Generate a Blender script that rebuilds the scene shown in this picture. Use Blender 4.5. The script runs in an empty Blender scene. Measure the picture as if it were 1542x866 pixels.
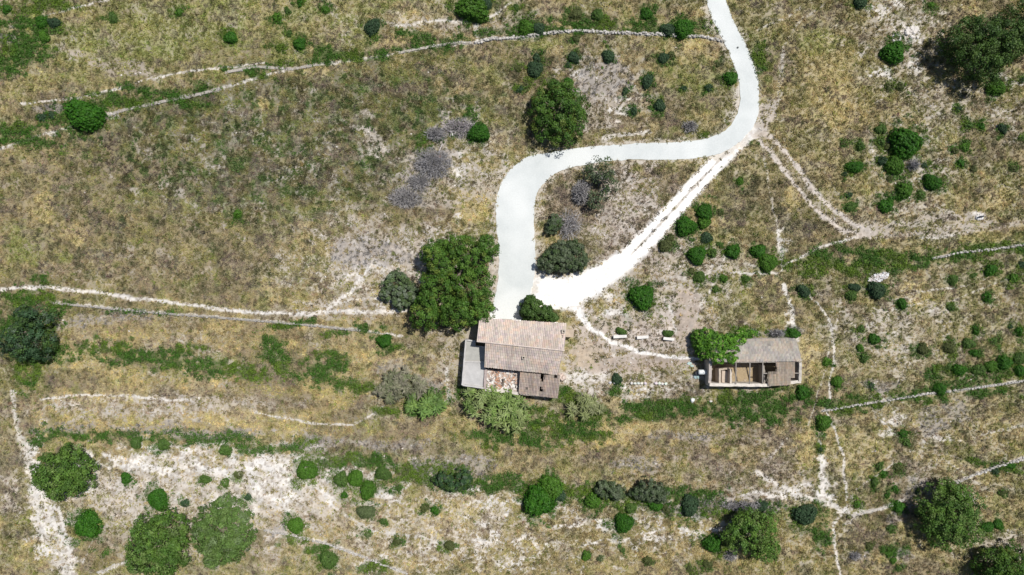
import bpy, math, random
import numpy as np
from mathutils import Vector

random.seed(7)
RNG = np.random.default_rng(7)
SC = bpy.context.scene
COL = SC.collection
CAM_H = 103.0            # metres above the ground
S = 0.1                  # one reference unit on the ground is ten centimetres

def W(px, py, z=0.0):
    """survey point (units of 0.1 m, measured at ground level) -> world point at height z on the same sight line"""
    k = (CAM_H - z) / CAM_H
    return Vector(((px - 771.0) * S * k, (433.0 - py) * S * k, z))

# ------------------------------------------------------------------ noise
_TAB = [np.random.default_rng(100 + i).random((256, 256)) for i in range(12)]
def vnoise(x, y, s):
    t = _TAB[s % 12]
    x0 = np.floor(x); y0 = np.floor(y)
    fx = x - x0; fy = y - y0
    fx = fx * fx * (3 - 2 * fx); fy = fy * fy * (3 - 2 * fy)
    ix = x0.astype(np.int64) & 255; iy = y0.astype(np.int64) & 255
    jx = (ix + 1) & 255; jy = (iy + 1) & 255
    a = t[iy, ix]; b = t[iy, jx]; c = t[jy, ix]; d = t[jy, jx]
    return (a * (1 - fx) + b * fx) * (1 - fy) + (c * (1 - fx) + d * fx) * fy
def fbm(x, y, scale, octv=4, seed=0, stretch=1.0, ang=0.0, gain=0.5):
    if ang:
        c, s = math.cos(math.radians(ang)), math.sin(math.radians(ang))
        x, y = x * c + y * s, -x * s + y * c
    u = x / (scale * stretch) + 17.3 * seed; v = y / scale + 9.1 * seed
    out = 0; amp = 1.0; tot = 0
    for o in range(octv):
        out = out + amp * vnoise(u, v, seed + o)
        tot += amp; amp *= gain; u = u * 2.03 + 5.7; v = v * 2.03 + 3.1
    return out / tot
def ss(a, b, x):
    t = np.clip((x - a) / (b - a), 0, 1)
    return t * t * (3 - 2 * t)

# ------------------------------------------------------------------ mesh helpers
def link(name, me, mat=None, parent=None):
    o = bpy.data.objects.new(name, me)
    COL.objects.link(o)
    if mat: me.materials.append(mat)
    if parent: o.parent = parent
    return o
def fast_mesh(name, verts, faces, cols=None, smooth=False):
    """verts (n,3), faces (m,k) of one polygon size, cols (m,3) face colours"""
    verts = np.asarray(verts, np.float32); faces = np.asarray(faces, np.int32)
    me = bpy.data.meshes.new(name)
    m, k = faces.shape
    me.vertices.add(len(verts)); me.vertices.foreach_set('co', verts.ravel())
    me.loops.add(m * k); me.loops.foreach_set('vertex_index', faces.ravel())
    me.polygons.add(m)
    me.polygons.foreach_set('loop_start', np.arange(0, m * k, k, dtype=np.int32))
    me.polygons.foreach_set('loop_total', np.full(m, k, np.int32))
    if smooth: me.polygons.foreach_set('use_smooth', np.ones(m, bool))
    if cols is not None:
        a = me.attributes.new('tint', 'FLOAT_COLOR', 'FACE')
        c = np.ones((m, 4), np.float32); c[:, :3] = cols
        a.data.foreach_set('color', c.ravel())
    me.update(calc_edges=True)
    me.validate()
    return me
class MB:
    """collects polygons of one part"""
    def __init__(s): s.v = []; s.f = []; s.c = []
    def poly(s, vs, fs, col=(1, 1, 1)):
        b = len(s.v); s.v += [tuple(p) for p in vs]
        s.f += [tuple(b + i for i in f) for f in fs]; s.c += [col] * len(fs)
    def prism(s, pts, z0, ztops, col=(1, 1, 1)):
        """pts: world xy corners; z0 bottom; ztops a height or one per corner"""
        n = len(pts)
        if not hasattr(ztops, '__len__'): ztops = [ztops] * n
        vs = [(p[0], p[1], z0) for p in pts] + [(p[0], p[1], z) for p, z in zip(pts, ztops)]
        fs = [tuple(range(n))[::-1], tuple(range(n, 2 * n))] + [(i, (i + 1) % n, n + (i + 1) % n, n + i) for i in range(n)]
        a = sum(pts[i][0] * pts[(i + 1) % n][1] - pts[(i + 1) % n][0] * pts[i][1] for i in range(n))
        if a < 0: fs = [f[::-1] for f in fs]
        s.poly(vs, fs, col)
    def bar(s, p, q, w, h, col=(1, 1, 1), jit=0.0):
        """box beam from p to q (3D), width w across and h high, top face on the line"""
        p = Vector(p); q = Vector(q); d = (q - p); L = d.length; d.normalize()
        side = Vector((-d.y, d.x, 0)); side = side.normalized() if side.length > 1e-5 else Vector((1, 0, 0))
        up = d.cross(side); up = -up if up.z < 0 else up
        side *= w / 2
        vs = []
        for e in (p, q):
            for a, b in ((-1, 0), (1, 0), (1, -1), (-1, -1)):
                r = Vector([random.uniform(-jit, jit) for _ in range(3)])
                vs.append(e + side * a + up * h * b + r)
        s.poly(vs, [(0, 1, 2, 3), (7, 6, 5, 4), (0, 4, 5, 1), (1, 5, 6, 2), (2, 6, 7, 3), (3, 7, 4, 0)], col)
    def rough_wall(s, p, q, w, z0, z1, step=0.45, jit=0.05, col=(1, 1, 1), z1b=None):
        """wall of broken top outline between p and q (xy)"""
        p = Vector((p[0], p[1], 0)); q = Vector((q[0], q[1], 0)); d = q - p; L = d.length; d.normalize()
        n = Vector((-d.y, d.x, 0)) * (w / 2)
        k = max(1, int(L / step)); b = len(s.v)
        for i in range(k + 1):
            t = i / k; c = p + d * (L * t)
            zt = z1 + ((z1b - z1) * t if z1b is not None else 0) + random.uniform(-jit, jit)
            j1 = Vector((random.uniform(-1, 1), random.uniform(-1, 1), 0)) * jit * .6
            s.v += [tuple(c - n) [:2] + (z0,), tuple(c + n)[:2] + (z0,), tuple(c + n + j1)[:2] + (zt,), tuple(c - n + j1)[:2] + (zt,)]
        fs = []
        for i in range(k):
            o = b + 4 * i
            fs += [(o, o + 3, o + 7, o + 4), (o + 1, o + 5, o + 6, o + 2), (o + 3, o + 2, o + 6, o + 7)]
        fs += [(b, b + 1, b + 2, b + 3), (b + 4 * k + 3, b + 4 * k + 2, b + 4 * k + 1, b + 4 * k)]
        s.f += fs; s.c += [col] * len(fs)
    def rock(s, c, r, sq=(1, 1, .6), col=(1, 1, 1)):
        """small irregular stone"""
        ph = random.random() * 6.28; vs = []
        for k, (zz, rr) in enumerate(((-.6, .75), (.25, 1.0), (.85, .6))):
            for i in range(6):
                a = ph + i * 1.047 + k * .2; q = rr * random.uniform(.78, 1.15)
                vs.append((c[0] + math.cos(a) * q * r * sq[0], c[1] + math.sin(a) * q * r * sq[1], c[2] + zz * r * sq[2] * random.uniform(.85, 1.15)))
        fs = [tuple(range(12, 18))]
        for k in range(2):
            for i in range(6):
                j = (i + 1) % 6; fs.append((k * 6 + i, k * 6 + j, k * 6 + 6 + j, k * 6 + 6 + i))
        s.poly(vs, fs, col)
    def tube(s, pts, radii, n=7, col=(1, 1, 1)):
        b = len(s.v); P = [Vector(p) for p in pts]
        for i, p in enumerate(P):
            d = (P[min(i + 1, len(P) - 1)] - P[max(i - 1, 0)]).normalized()
            a = d.cross(Vector((0, 0, 1))); a = a.normalized() if a.length > 1e-3 else Vector((1, 0, 0))
            c = d.cross(a)
            for k in range(n):
                t = 2 * math.pi * k / n
                s.v.append(tuple(p + (a * math.cos(t) + c * math.sin(t)) * radii[i]))
        for i in range(len(P) - 1):
            for k in range(n):
                j = (k + 1) % n
                s.f.append((b + i * n + k, b + i * n + j, b + (i + 1) * n + j, b + (i + 1) * n + k)); s.c.append(col)
        s.f.append(tuple(b + k for k in range(n))[::-1]); s.c.append(col)
        s.f.append(tuple(b + (len(P) - 1) * n + k for k in range(n))); s.c.append(col)
    def build(s, name, mat, parent=None, smooth=False):
        me = bpy.data.meshes.new(name); me.from_pydata(s.v, [], s.f)
        a = me.attributes.new('tint', 'FLOAT_COLOR', 'FACE')
        a.data.foreach_set('color', np.array([(c[0], c[1], c[2], 1.0) for c in s.c], np.float32).ravel())
        if smooth: me.polygons.foreach_set('use_smooth', np.ones(len(s.f), bool))
        me.update()
        return link(name, me, mat, parent)

def tag(o, label=None, cat=None, group=None, kind=None):
    if label: o['label'] = label
    if cat: o['category'] = cat
    if group: o['group'] = group
    if kind: o['kind'] = kind
    return o
def empty(name, loc=(0, 0, 0), label=None, cat=None, group=None):
    o = bpy.data.objects.new(name, None); COL.objects.link(o); o.location = loc; o.empty_display_size = .3
    return tag(o, label, cat, group)
def under(root, o):
    """parent keeping the world place (parts are modelled in world coordinates)"""
    o.parent = root; o.matrix_parent_inverse.identity()
    o.location = -Vector(root.location)
    return o

# ------------------------------------------------------------------ materials
def mat_new(name):
    m = bpy.data.materials.new(name); m.use_nodes = True
    nt = m.node_tree; nt.nodes.clear()
    out = nt.nodes.new('ShaderNodeOutputMaterial'); b = nt.nodes.new('ShaderNodeBsdfPrincipled')
    nt.links.new(b.outputs[0], out.inputs[0])
    b.inputs['Specular IOR Level'].default_value = .25
    return m, nt, b, out
def n_noise(nt, scale, detail=4, rough=.6, vec=None, dim='3D'):
    n = nt.nodes.new('ShaderNodeTexNoise'); n.inputs['Scale'].default_value = scale
    n.inputs['Detail'].default_value = detail; n.inputs['Roughness'].default_value = rough
    if vec: nt.links.new(vec, n.inputs['Vector'])
    return n
def n_ramp(nt, src, stops):
    r = nt.nodes.new('ShaderNodeValToRGB'); nt.links.new(src, r.inputs[0])
    e = r.color_ramp.elements
    while len(e) < len(stops): e.new(.5)
    for i, (p, c) in enumerate(stops): e[i].position = p; e[i].color = (*c, 1)
    return r
def n_mix(nt, a, b, fac, mode='MIX'):
    m = nt.nodes.new('ShaderNodeMix'); m.data_type = 'RGBA'; m.blend_type = mode
    if isinstance(fac, (int, float)): m.inputs[0].default_value = fac
    else: nt.links.new(fac, m.inputs[0])
    for s, v in ((6, a), (7, b)):
        if isinstance(v, tuple): m.inputs[s].default_value = (*v, 1)
        else: nt.links.new(v, m.inputs[s])
    return m.outputs[2]
def n_attr(nt, name='tint'):
    a = nt.nodes.new('ShaderNodeAttribute'); a.attribute_name = name; return a
def n_geo_pos(nt):
    return nt.nodes.new('ShaderNodeNewGeometry').outputs['Position']
def n_bump(nt, h, b, strength=.3, dist=.05):
    n = nt.nodes.new('ShaderNodeBump'); n.inputs['Strength'].default_value = strength; n.inputs['Distance'].default_value = dist
    nt.links.new(h, n.inputs['Height']); nt.links.new(n.outputs[0], b.inputs['Normal'])

def mat_tinted(name, base=(1, 1, 1), rough=.8, nscale=3.0, lo=.75, hi=1.2, bump=0.0, transl=0.0, objrand=0.0):
    """face tint x base colour x procedural noise"""
    m, nt, b, out = mat_new(name)
    c = n_mix(nt, n_attr(nt).outputs['Color'], base, 1.0, 'MULTIPLY')
    n = n_noise(nt, nscale, 4, .6, n_geo_pos(nt))
    r = n_ramp(nt, n.outputs[0], [(.25, (lo,) * 3), (.75, (hi,) * 3)])
    c = n_mix(nt, c, r.outputs[0], 1.0, 'MULTIPLY')
    if objrand:
        oi = nt.nodes.new('ShaderNodeObjectInfo')
        rr = n_ramp(nt, oi.outputs['Random'], [(0, (1 - objrand, 1 - objrand, 1 - objrand * .8)), (1, (1 + objrand, 1 + objrand * .8, 1 + objrand * .5))])
        c = n_mix(nt, c, rr.outputs[0], 1.0, 'MULTIPLY')
    nt.links.new(c, b.inputs['Base Color']); b.inputs['Roughness'].default_value = rough
    if bump: n_bump(nt, n.outputs[0], b, bump, .06)
    if transl:
        t = nt.nodes.new('ShaderNodeBsdfTranslucent'); nt.links.new(c, t.inputs[0])
        ms = nt.nodes.new('ShaderNodeMixShader'); ms.inputs[0].default_value = transl
        nt.links.new(b.outputs[0], ms.inputs[1]); nt.links.new(t.outputs[0], ms.inputs[2]); nt.links.new(ms.outputs[0], out.inputs[0])
    return m
# shrubs: x, y, radius across, radius along, colour kind, where it stands
SHRUBS = '''
122,172,33,22,R,beside the upper left terrace wall
712,10,26,21,B,cut by the top edge left of the road
731,6,12,9,K,touching the bright shrub at the top edge
560,40,11,15,K,pointed, alone on pale soil above the upper terrace wall
453,3,8,5,R,cut by the top edge, left of the pointed shrub
417,27,8,8,B,lowest of three left of the pointed blue-green shrub
433,17,7,5,M,between two bright shrubs near the top edge
490,15,7,7,B,nearest to the pointed blue-green shrub
451,66,9,10,R,between the pointed shrub and the upper terrace wall
436,51,5,5,M,just above the dark shrub near the terrace wall
270,18,7,7,B,in yellowish grass near the top left
347,57,9,10,R,in dry grass above the upper left wall
9,13,8,7,R,at the top left corner
80,34,10,8,K,right end of the bramble patch at top left
62,33,9,9,R,inside the bramble patch at top left
66,55,10,7,B,below the bramble patch at top left
170,27,9,6,M,alone right of the top left bramble
62,177,8,6,K,left of the dark shrub by the upper left wall
76,173,7,5,K,closest to the dark shrub by the upper left wall
792,40,13,13,B,against the upper wall left of the road
812,42,10,9,K,hugging the bright shrub at the upper wall
1030,41,17,14,R,where the upper wall nears the white road
1006,43,12,9,K,left of the dark shrub near the upper wall end
974,19,9,9,R,above the upper wall left of the road top
900,21,9,9,M,above the middle of the upper wall
868,20,11,8,O,left of the mid-green one above the upper wall
777,11,6,5,M,near the top edge right of the cut bright shrub
806,103,12,13,K,on grey soil above the lone bushy tree
808,87,7,7,K,stuck to the top of the one above the bushy tree
864,86,8,10,K,on grey soil right of two joined dark shrubs
855,97,4,5,K,at the foot of the one on grey soil
867,57,7,6,O,right beneath the upper wall
916,84,9,10,K,second in the row beneath the upper wall
1000,86,9,8,K,upper one left of the road in dry grass
1012,82,6,6,O,beside the dark one left of the road
976,121,8,12,K,tall oval, middle of the dry grass above the road bend
942,137,5,6,K,left of the tall oval one
955,167,7,7,K,lower left in the dry grass above the road bend
994,158,9,9,K,below the tall oval one
1030,133,5,5,K,between the oval one and the road
1067,132,7,6,K,left of the shrub overhanging the road edge
1101,117,11,10,R,overhanging the inner edge of the white road
1081,97,4,5,O,in dry grass left of the road curve
721,199,15,17,R,beside the grey dead scrub left of the bushy tree
832,125,9,6,O,touching the top left of the lone bushy tree
856,123,7,7,R,touching the top of the lone bushy tree
783,134,5,6,K,left of the lone bushy tree
780,102,6,5,O,left of two joined dark shrubs on grey soil
1346,79,18,17,R,on white stony ground left of the pine
1502,131,14,13,B,at the edge of the pine shadow
1403,7,6,5,B,near the top edge above the pine
1296,4,10,9,K,cut by the top edge right of the road
1340,131,8,6,O,below the shrub on white stony ground
1356,130,7,6,O,right of the olive one on stony ground
1443,164,5,5,K,below the big pine shadow
1459,188,7,7,M,left of a pair below the pine
1478,190,7,6,R,right of a pair below the pine
1510,194,9,6,K,right of the pair below the pine
1539,208,5,6,M,at the right edge below the pines
1539,121,5,4,K,at the right edge near the pine shadow
1365,215,25,24,R,biggest of the cluster right of the wheel track
1349,248,14,16,B,just under the biggest of the right cluster
1288,251,14,9,R,left outlier of the right cluster
1330,242,8,8,K,left of the bright one in the right cluster
1327,212,8,6,M,lower left neighbour of the cluster's biggest shrub
1336,220,6,6,O,wedged against the cluster's biggest shrub
1327,195,9,7,M,upper left neighbour of the cluster's biggest shrub
1296,220,8,7,M,left of the cluster near the wheel track
1272,215,6,5,O,nearest the wheel track from the cluster
1272,262,4,4,K,left of the outlier shrub by the wheel track
1392,249,5,5,K,right of the bright one in the cluster
1405,274,15,12,R,right side of the cluster, slanting
1363,287,12,12,B,in the lower middle of the cluster
1355,297,6,5,R,at the foot of the bright one in the cluster
1388,293,8,7,M,between the slanting and bright cluster shrubs
1335,310,12,11,R,lowest dark one of the cluster
1343,299,6,5,R,on top of the lowest dark cluster shrub
1282,311,10,7,M,left of the lowest dark cluster shrub
1279,294,5,5,K,above the mid-green one near the wheel track
1341,269,5,5,O,between the bright cluster shrubs
1447,246,7,6,R,alone in grass right of the cluster
1454,221,8,7,B,right of the cluster's biggest shrub
1438,226,6,6,O,left of the bright one in the right grass
1466,255,6,6,O,in brown grass near the right edge
1526,254,7,5,O,close to the right edge in brown grass
1034,341,16,15,R,upper left of five right of the dirt track
1062,319,13,13,R,top one of the joined pair right of the dirt track
1061,334,10,10,B,bottom one of the joined pair right of the dirt track
1065,358,9,9,K,on white soil below the joined pair
1051,385,15,14,R,lowest of the five right of the dirt track
1073,381,8,8,M,leaning on the right of the lowest one
1085,368,5,5,M,near the white soil below the joined pair
1085,320,5,5,O,right of the joined pair
1105,378,12,11,R,between the two shrub groups right of the track
1143,378,12,10,R,above the bright shrub at the footpath junction
1158,396,15,14,B,at the footpath junction
1090,420,7,6,B,below the pale footpath
1124,420,7,6,M,right of the bright one below the pale footpath
1054,417,8,9,M,below the lowest of the five
1042,408,6,5,O,left of the mid-green one by the track
1078,436,6,5,M,in grass below the footpath
1115,272,6,6,B,alone above the joined pair
1002,370,9,10,O,hugging the right bank of the dirt track
1010,360,8,8,O,upper one hugging the right bank of the dirt track
967,448,20,19,R,alone on pale soil below the dirt track
1322,437,15,12,K,below the white rubbish heap
1283,445,8,9,M,left of the shrub below the rubbish heap
1287,433,10,6,K,below the right-hand bramble strip
1211,438,11,8,K,right of the white footpath
1359,457,9,7,R,right of the shrub below the rubbish heap
1433,463,7,6,M,in the right meadow, farther left
1487,447,8,8,R,in the right meadow near a pale vein
1493,407,10,8,R,upper one near the right edge
1467,415,7,4,M,left of the upper one near the right edge
1437,422,9,7,M,in the right meadow below the terrace hedge
1527,419,8,8,B,nearest the right edge above the meadow
1539,399,6,7,K,at the right edge below the hedge
1317,511,9,9,R,largest on the cracked white soil
1296,524,7,6,B,lower left on the cracked white soil
1301,540,7,6,M,lowest on the cracked white soil
1296,495,7,5,M,upper left on the cracked white soil
1246,545,8,6,B,beside the winding path right of the ruin
1261,575,9,8,B,farther down the winding path right of the ruin
1312,581,5,5,K,on grey soil above the right wall
1470,498,8,6,R,top of three in the right meadow
1460,518,10,8,M,middle of three in the right meadow
1467,531,8,6,R,bottom of three in the right meadow
1497,514,7,6,M,right of the three in the meadow
1535,499,8,6,R,beside the right edge in the meadow
1523,492,4,4,K,left of the one beside the right edge
1390,525,9,8,O,pale-edged, centre of the right meadow
1430,523,10,9,O,left of three in the right meadow
1417,586,10,10,R,on the right-hand terrace wall
1445,557,12,8,R,in the hedge above the right wall
1428,553,7,5,M,left end of the hedge above the right wall
1475,557,11,8,M,middle of the hedge above the right wall
1493,552,10,9,B,next to the darkest shrub above the right wall
1514,546,12,11,R,darkest in the hedge above the right wall
1536,540,9,10,M,right end of the hedge above the right wall
1536,558,9,8,R,below the hedge at the right edge
1210,592,11,11,R,at the lower right corner of the ruin
1196,502,11,7,R,behind the upper right corner of the ruin
1241,637,12,12,B,at the foot of the winding path
1236,676,5,5,K,below the one at the foot of the path
578,513,12,10,R,at the end of the lower left terrace wall
357,323,7,8,B,alone in the dark herb field
461,709,16,15,B,left one on the bleached lower ground
535,721,13,12,B,upper of the lower-ground trio
513,723,10,12,M,left of the lower-ground trio
553,739,15,12,B,right of the lower-ground trio
518,746,6,6,R,beneath the lower-ground trio
577,714,10,13,M,right beside the lower-ground trio
550,772,15,10,Y,faint, beneath the lower-ground trio
444,793,12,13,B,on the pale line below the bleached ground
494,845,15,13,M,at the bottom edge middle left
655,770,6,7,R,alone at bottom middle
640,766,7,7,O,beside the dark one at bottom middle
601,735,6,5,M,right of the lower-ground trio on white soil
575,786,5,5,M,in dry grass below the trio
554,806,6,5,Y,in dry grass far below the trio
677,823,9,7,O,in dry grass at bottom middle
597,817,7,6,O,in veined dry grass at bottom middle
811,756,25,24,R,front half of the big pair on the lower terrace
830,735,20,17,B,back half of the big pair on the lower terrace
843,746,10,10,K,right flank of the big pair on the lower terrace
893,754,12,12,B,right of the big pair on the lower terrace
950,765,9,8,M,above the lone round one on veined soil
940,789,15,15,R,alone on veined soil below the lower terrace
987,762,13,7,R,under the dark grey-green bush
1003,767,8,7,O,right end under the dark grey-green bush
1040,762,17,14,K,with dark shadow on its left, lower terrace
1074,820,15,14,R,at the left foot of the light green tree
1148,764,11,8,K,right above the light green tree
1214,776,20,15,K,with dark shadow, left of the path junction
883,838,8,7,B,at bottom edge right of centre
904,842,5,5,Y,next to the bright one at the bottom edge
938,830,5,5,M,at the bottom below the lone round one
976,846,8,7,O,near the bottom edge right of centre
1066,850,8,7,O,near the bottom edge below the light green tree
1040,857,7,5,O,at the bottom edge left of the light green tree
237,753,14,18,R,oval, above the left of two neighbouring trees
131,791,21,20,R,below the round tree by the bleached track
190,720,9,8,R,right of the round tree by the bleached track
339,678,8,10,M,upper right of the bleached ground
338,727,8,7,M,on bleached ground above the feathery tree
360,715,7,6,O,right part of the bleached ground
373,749,6,6,K,touching the top of the feathery tree
278,758,7,7,K,between the two neighbouring trees
246,670,9,9,M,on the terrace above the bleached ground
204,668,9,8,M,left on the terrace above the bleached ground
161,833,4,4,M,between the round shrub and the left bottom tree
309,722,9,6,M,centre of the bleached ground
1355,764,9,9,R,left flank of the tall junction tree
1292,760,6,6,B,beside the white path junction
1337,747,4,5,R,left of the tall junction tree
1350,738,8,5,R,above left of the tall junction tree
1355,706,8,7,O,upper, in the clumps above the tall junction tree
1333,715,6,5,R,in the clumps above the tall junction tree
1318,727,5,9,M,leftmost in the clumps above the tall junction tree
1325,702,8,5,M,topmost in the clumps above the tall junction tree
1362,653,7,6,R,in the middle of the lower right grass
1366,667,6,6,M,just beneath the one in lower right grass
1382,742,4,4,K,right in the clumps above the tall junction tree
1488,795,11,7,R,left of two beside the tall junction tree
1505,791,9,7,R,right of two beside the tall junction tree
1500,709,7,6,K,on the lower right wall
1524,702,9,5,R,right end of the lower right wall
1340,835,6,5,B,near the grey stones at bottom right
1346,845,5,5,B,lower one near the grey stones at bottom right
1311,824,7,6,O,left of the grey stones at bottom right
1354,856,5,5,M,at the bottom edge below the grey stones
1343,796,7,6,M,left of the tall junction tree shadow
1510,742,6,5,O,right of the tall junction tree
'''
# ================================================================== ground survey: what grows or lies where
STEP = 1.5
ix = np.arange(-96, 1639, STEP); iy = np.arange(-84, 951, STEP)
far = np.array([30., 80, 180, 400, 900, 2000, 4500, 10000])
gx = np.concatenate([ix[0] - far[::-1], ix, ix[-1] + far]); gy = np.concatenate([iy[0] - far[::-1], iy, iy[-1] + far])
NF = len(far)
PX, PY = np.meshgrid(gx, gy)
_wx = (fbm(PX, PY, 22, 3, 3) - .5) * 16; _wy = (fbm(PX, PY, 22, 3, 5) - .5) * 16   # wobble so nothing has a ruled edge
QX, QY = PX + _wx, PY + _wy
_lx = (fbm(PX, PY, 14, 3, 6) - .5) * 5; _ly = (fbm(PX, PY, 14, 3, 8) - .5) * 5
LX, LY = PX + _lx, PY + _ly
NZ = fbm(PX, PY, 9, 4, 1, 1.6, 8); NZ2 = fbm(PX, PY, 28, 4, 2, 1.5, 8); NF1 = fbm(PX, PY, 4, 2, 4)
def E(cx, cy, rx, ry, ang=0, rag=.9, soft=.45):
    """ragged patch"""
    c, s = math.cos(math.radians(-ang)), math.sin(math.radians(-ang))
    m = 1.6
    X0, X1 = np.searchsorted(gx, [cx - m * max(rx, ry) - 30, cx + m * max(rx, ry) + 30])
    Y0, Y1 = np.searchsorted(gy, [cy - m * max(rx, ry) - 30, cy + m * max(rx, ry) + 30])
    out = np.zeros_like(PX); sl = np.s_[Y0:Y1, X0:X1]
    x = QX[sl] - cx; y = QY[sl] - cy
    d = np.sqrt(((x * c + y * s) / rx) ** 2 + ((-x * s + y * c) / ry) ** 2)
    v = 1.0 - d + (NZ[sl] - .5) * rag * 1.6
    out[sl] = ss(-soft * .5, soft * .5, v)
    return out
def Ls(pts, w, rag=.8, soft=.5, warp=True):
    """ragged line of width w (may vary per point)"""
    out = np.zeros_like(PX)
    ws = w if hasattr(w, '__len__') else [w] * len(pts)
    for (a, b), (wa, wb) in zip(zip(pts, pts[1:]), zip(ws, ws[1:])):
        mx = max(wa, wb) * 1.5 + 14
        X0, X1 = np.searchsorted(gx, [min(a[0], b[0]) - mx, max(a[0], b[0]) + mx])
        Y0, Y1 = np.searchsorted(gy, [min(a[1], b[1]) - mx, max(a[1], b[1]) + mx])
        sl = np.s_[Y0:Y1, X0:X1]
        x = (LX if warp else PX)[sl]; y = (LY if warp else PY)[sl]
        dx, dy = b[0] - a[0], b[1] - a[1]; L2 = dx * dx + dy * dy + 1e-6
        t = np.clip(((x - a[0]) * dx + (y - a[1]) * dy) / L2, 0, 1)
        d = np.hypot(x - a[0] - t * dx, y - a[1] - t * dy) / ((wa + (wb - wa) * t) / 2)
        v = 1.0 - d + (NZ[sl] - .5) * rag * 1.6
        out[sl] = np.maximum(out[sl], ss(-soft, soft, v))
    return out
def U(*ms):
    o = ms[0]
    for m in ms[1:]: o = np.maximum(o, m)
    return o
def lerp(c, col, m):
    m = m[..., None]; return c * (1 - m) + np.array(col, np.float64) * m

TAN = (.300, .240, .112); STRAW = (.40, .325, .140); OLIVE = (.170, .165, .052); BROWN = (.178, .140, .082)
DARK = (.088, .088, .040); GREEN = (.075, .125, .026); LIME = (.200, .215, .055); GREY = (.255, .240, .235); LILAC = (.235, .215, .215)
# --- plants' own colours
B1 = fbm(PX, PY, 60, 4, 7, 1.7, 10); B2 = fbm(PX, PY, 30, 4, 9, 1.6, 10); B3 = fbm(PX, PY, 16, 4, 10, 1.4, 5); B4 = fbm(PX, PY, 10, 3, 11)
V = np.ones(PX.shape + (3,)) * np.array(TAN)
V = lerp(V, STRAW, ss(.5, .68, B3) * .7)
V = lerp(V, OLIVE, ss(.46, .62, B2) * .75)
V = lerp(V, BROWN, ss(.50, .66, B1) * .7)
V = lerp(V, DARK, ss(.55, .68, B4) * .6)
V = lerp(V, LIME, ss(.58, .70, fbm(PX, PY, 18, 3, 2)) * .5)
# --- litter and soil under them
G = np.ones(PX.shape + (3,)) * np.array((.285, .245, .155))
G = lerp(G, (.37, .33, .27), ss(.48, .64, B2) * .6)
G = lerp(G, (.19, .155, .10), ss(.5, .66, B1) * .7)
dens = np.clip(.88 + (B4 - .5) * 1.2, .25, 1)          # low grass and herbs
scrub = ss(.5, .64, B4) * .35                          # knee-high cushions
bram = np.zeros_like(PX); grey = np.zeros_like(PX)

# --- large zones (centre, radii, tilt)
field = U(E(420, 225, 300, 110, 10, .7, .7), E(300, 180, 200, 55, 12), E(560, 150, 140, 70, 10))   # dark herb field
V = lerp(V, DARK, field * ss(.34, .54, B3) * .8); V = lerp(V, OLIVE, field * ss(.42, .56, B4) * .6)
V = lerp(V, BROWN, field * ss(.52, .62, B2) * .6); V = lerp(V, GREEN, field * ss(.50, .60, fbm(PX, PY, 14, 3, 5)) * .75)
G = lerp(G, (.15, .135, .09), field * .8); scrub = np.maximum(scrub, field * ss(.38, .54, B4) * .9)
sw = U(E(100, 320, 170, 110, 10, .7, .8), E(250, 370, 180, 50, 5))
V = lerp(V, (.235, .195, .085), sw * .5); V = lerp(V, BROWN, sw * ss(.50, .62, B3) * .6); V = lerp(V, DARK, sw * ss(.56, .66, B4) * .6)
G = lerp(G, (.23, .185, .125), sw * .6)
nw = E(290, 50, 330, 70, 6, .7, .8)
V = lerp(V, (.25, .24, .080), nw * .6); V = lerp(V, LIME, nw * ss(.46, .58, B2) * .7)
rt = U(E(1250, 120, 90, 170, 0, .7, .8), E(1240, 200, 80, 60))
V = lerp(V, (.27, .215, .085), rt * .6); V = lerp(V, OLIVE, rt * ss(.5, .62, B3) * .6)
rr = E(1130, 60, 35, 120, -20, .6); V = lerp(V, OLIVE, rr * .7); V = lerp(V, LIME, U(E(1150, 85, 22, 40), E(1165, 110, 16, 26)) * ss(.40, .55, B4) * .9); V = lerp(V, DARK, rr * ss(.54, .63, B4) * .8)
tri = E(1180, 320, 75, 60, 40, .7); V = lerp(V, (.17, .145, .065), tri * .7); V = lerp(V, DARK, U(E(1200, 325, 40, 35), E(1110, 310, 30, 50)) * ss(.4, .55, B4) * .7)
lowR = E(1120, 690, 130, 60, 8, .8); V = lerp(V, BROWN, lowR * ss(.38, .56, B3) * .8); G = lerp(G, (.31, .26, .215), lowR * .7)
band = E(960, 665, 240, 40, 4, .8); V = lerp(V, BROWN, band * ss(.42, .56, B3) * .7); V = lerp(V, (.35, .27, .12), band * ss(.54, .63, B2) * .7)
midL = U(E(330, 500, 330, 35, 4, .8), E(330, 610, 340, 45, 4, .8)); V = lerp(V, (.30, .235, .115), midL * .6); V = lerp(V, (.42, .33, .135), midL * ss(.53, .63, B3) * .7)
V = lerp(V, BROWN, midL * ss(.56, .66, B2) * .7)
farL = E(15, 690, 45, 90, 0, .8); V = lerp(V, (.16, .135, .085), farL * .7)
isle = E(930, 320, 110, 75, -20, .7); V = lerp(V, (.19, .15, .10), isle * .6); G = lerp(G, (.30, .25, .205), isle * .8)
botM = E(620, 790, 220, 70, 8, .8); V = lerp(V, (.33, .262, .125), botM * .7)
botR = E(1000, 830, 330, 50, 2, .8); V = lerp(V, (.31, .245, .10), botR * .6)
rightM = E(1400, 520, 170, 120, 8, .8); V = lerp(V, (.265, .225, .115), rightM * .6); V = lerp(V, OLIVE, rightM * ss(.54, .64, B4) * .7)
dens *= 1 - rightM * .08

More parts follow.
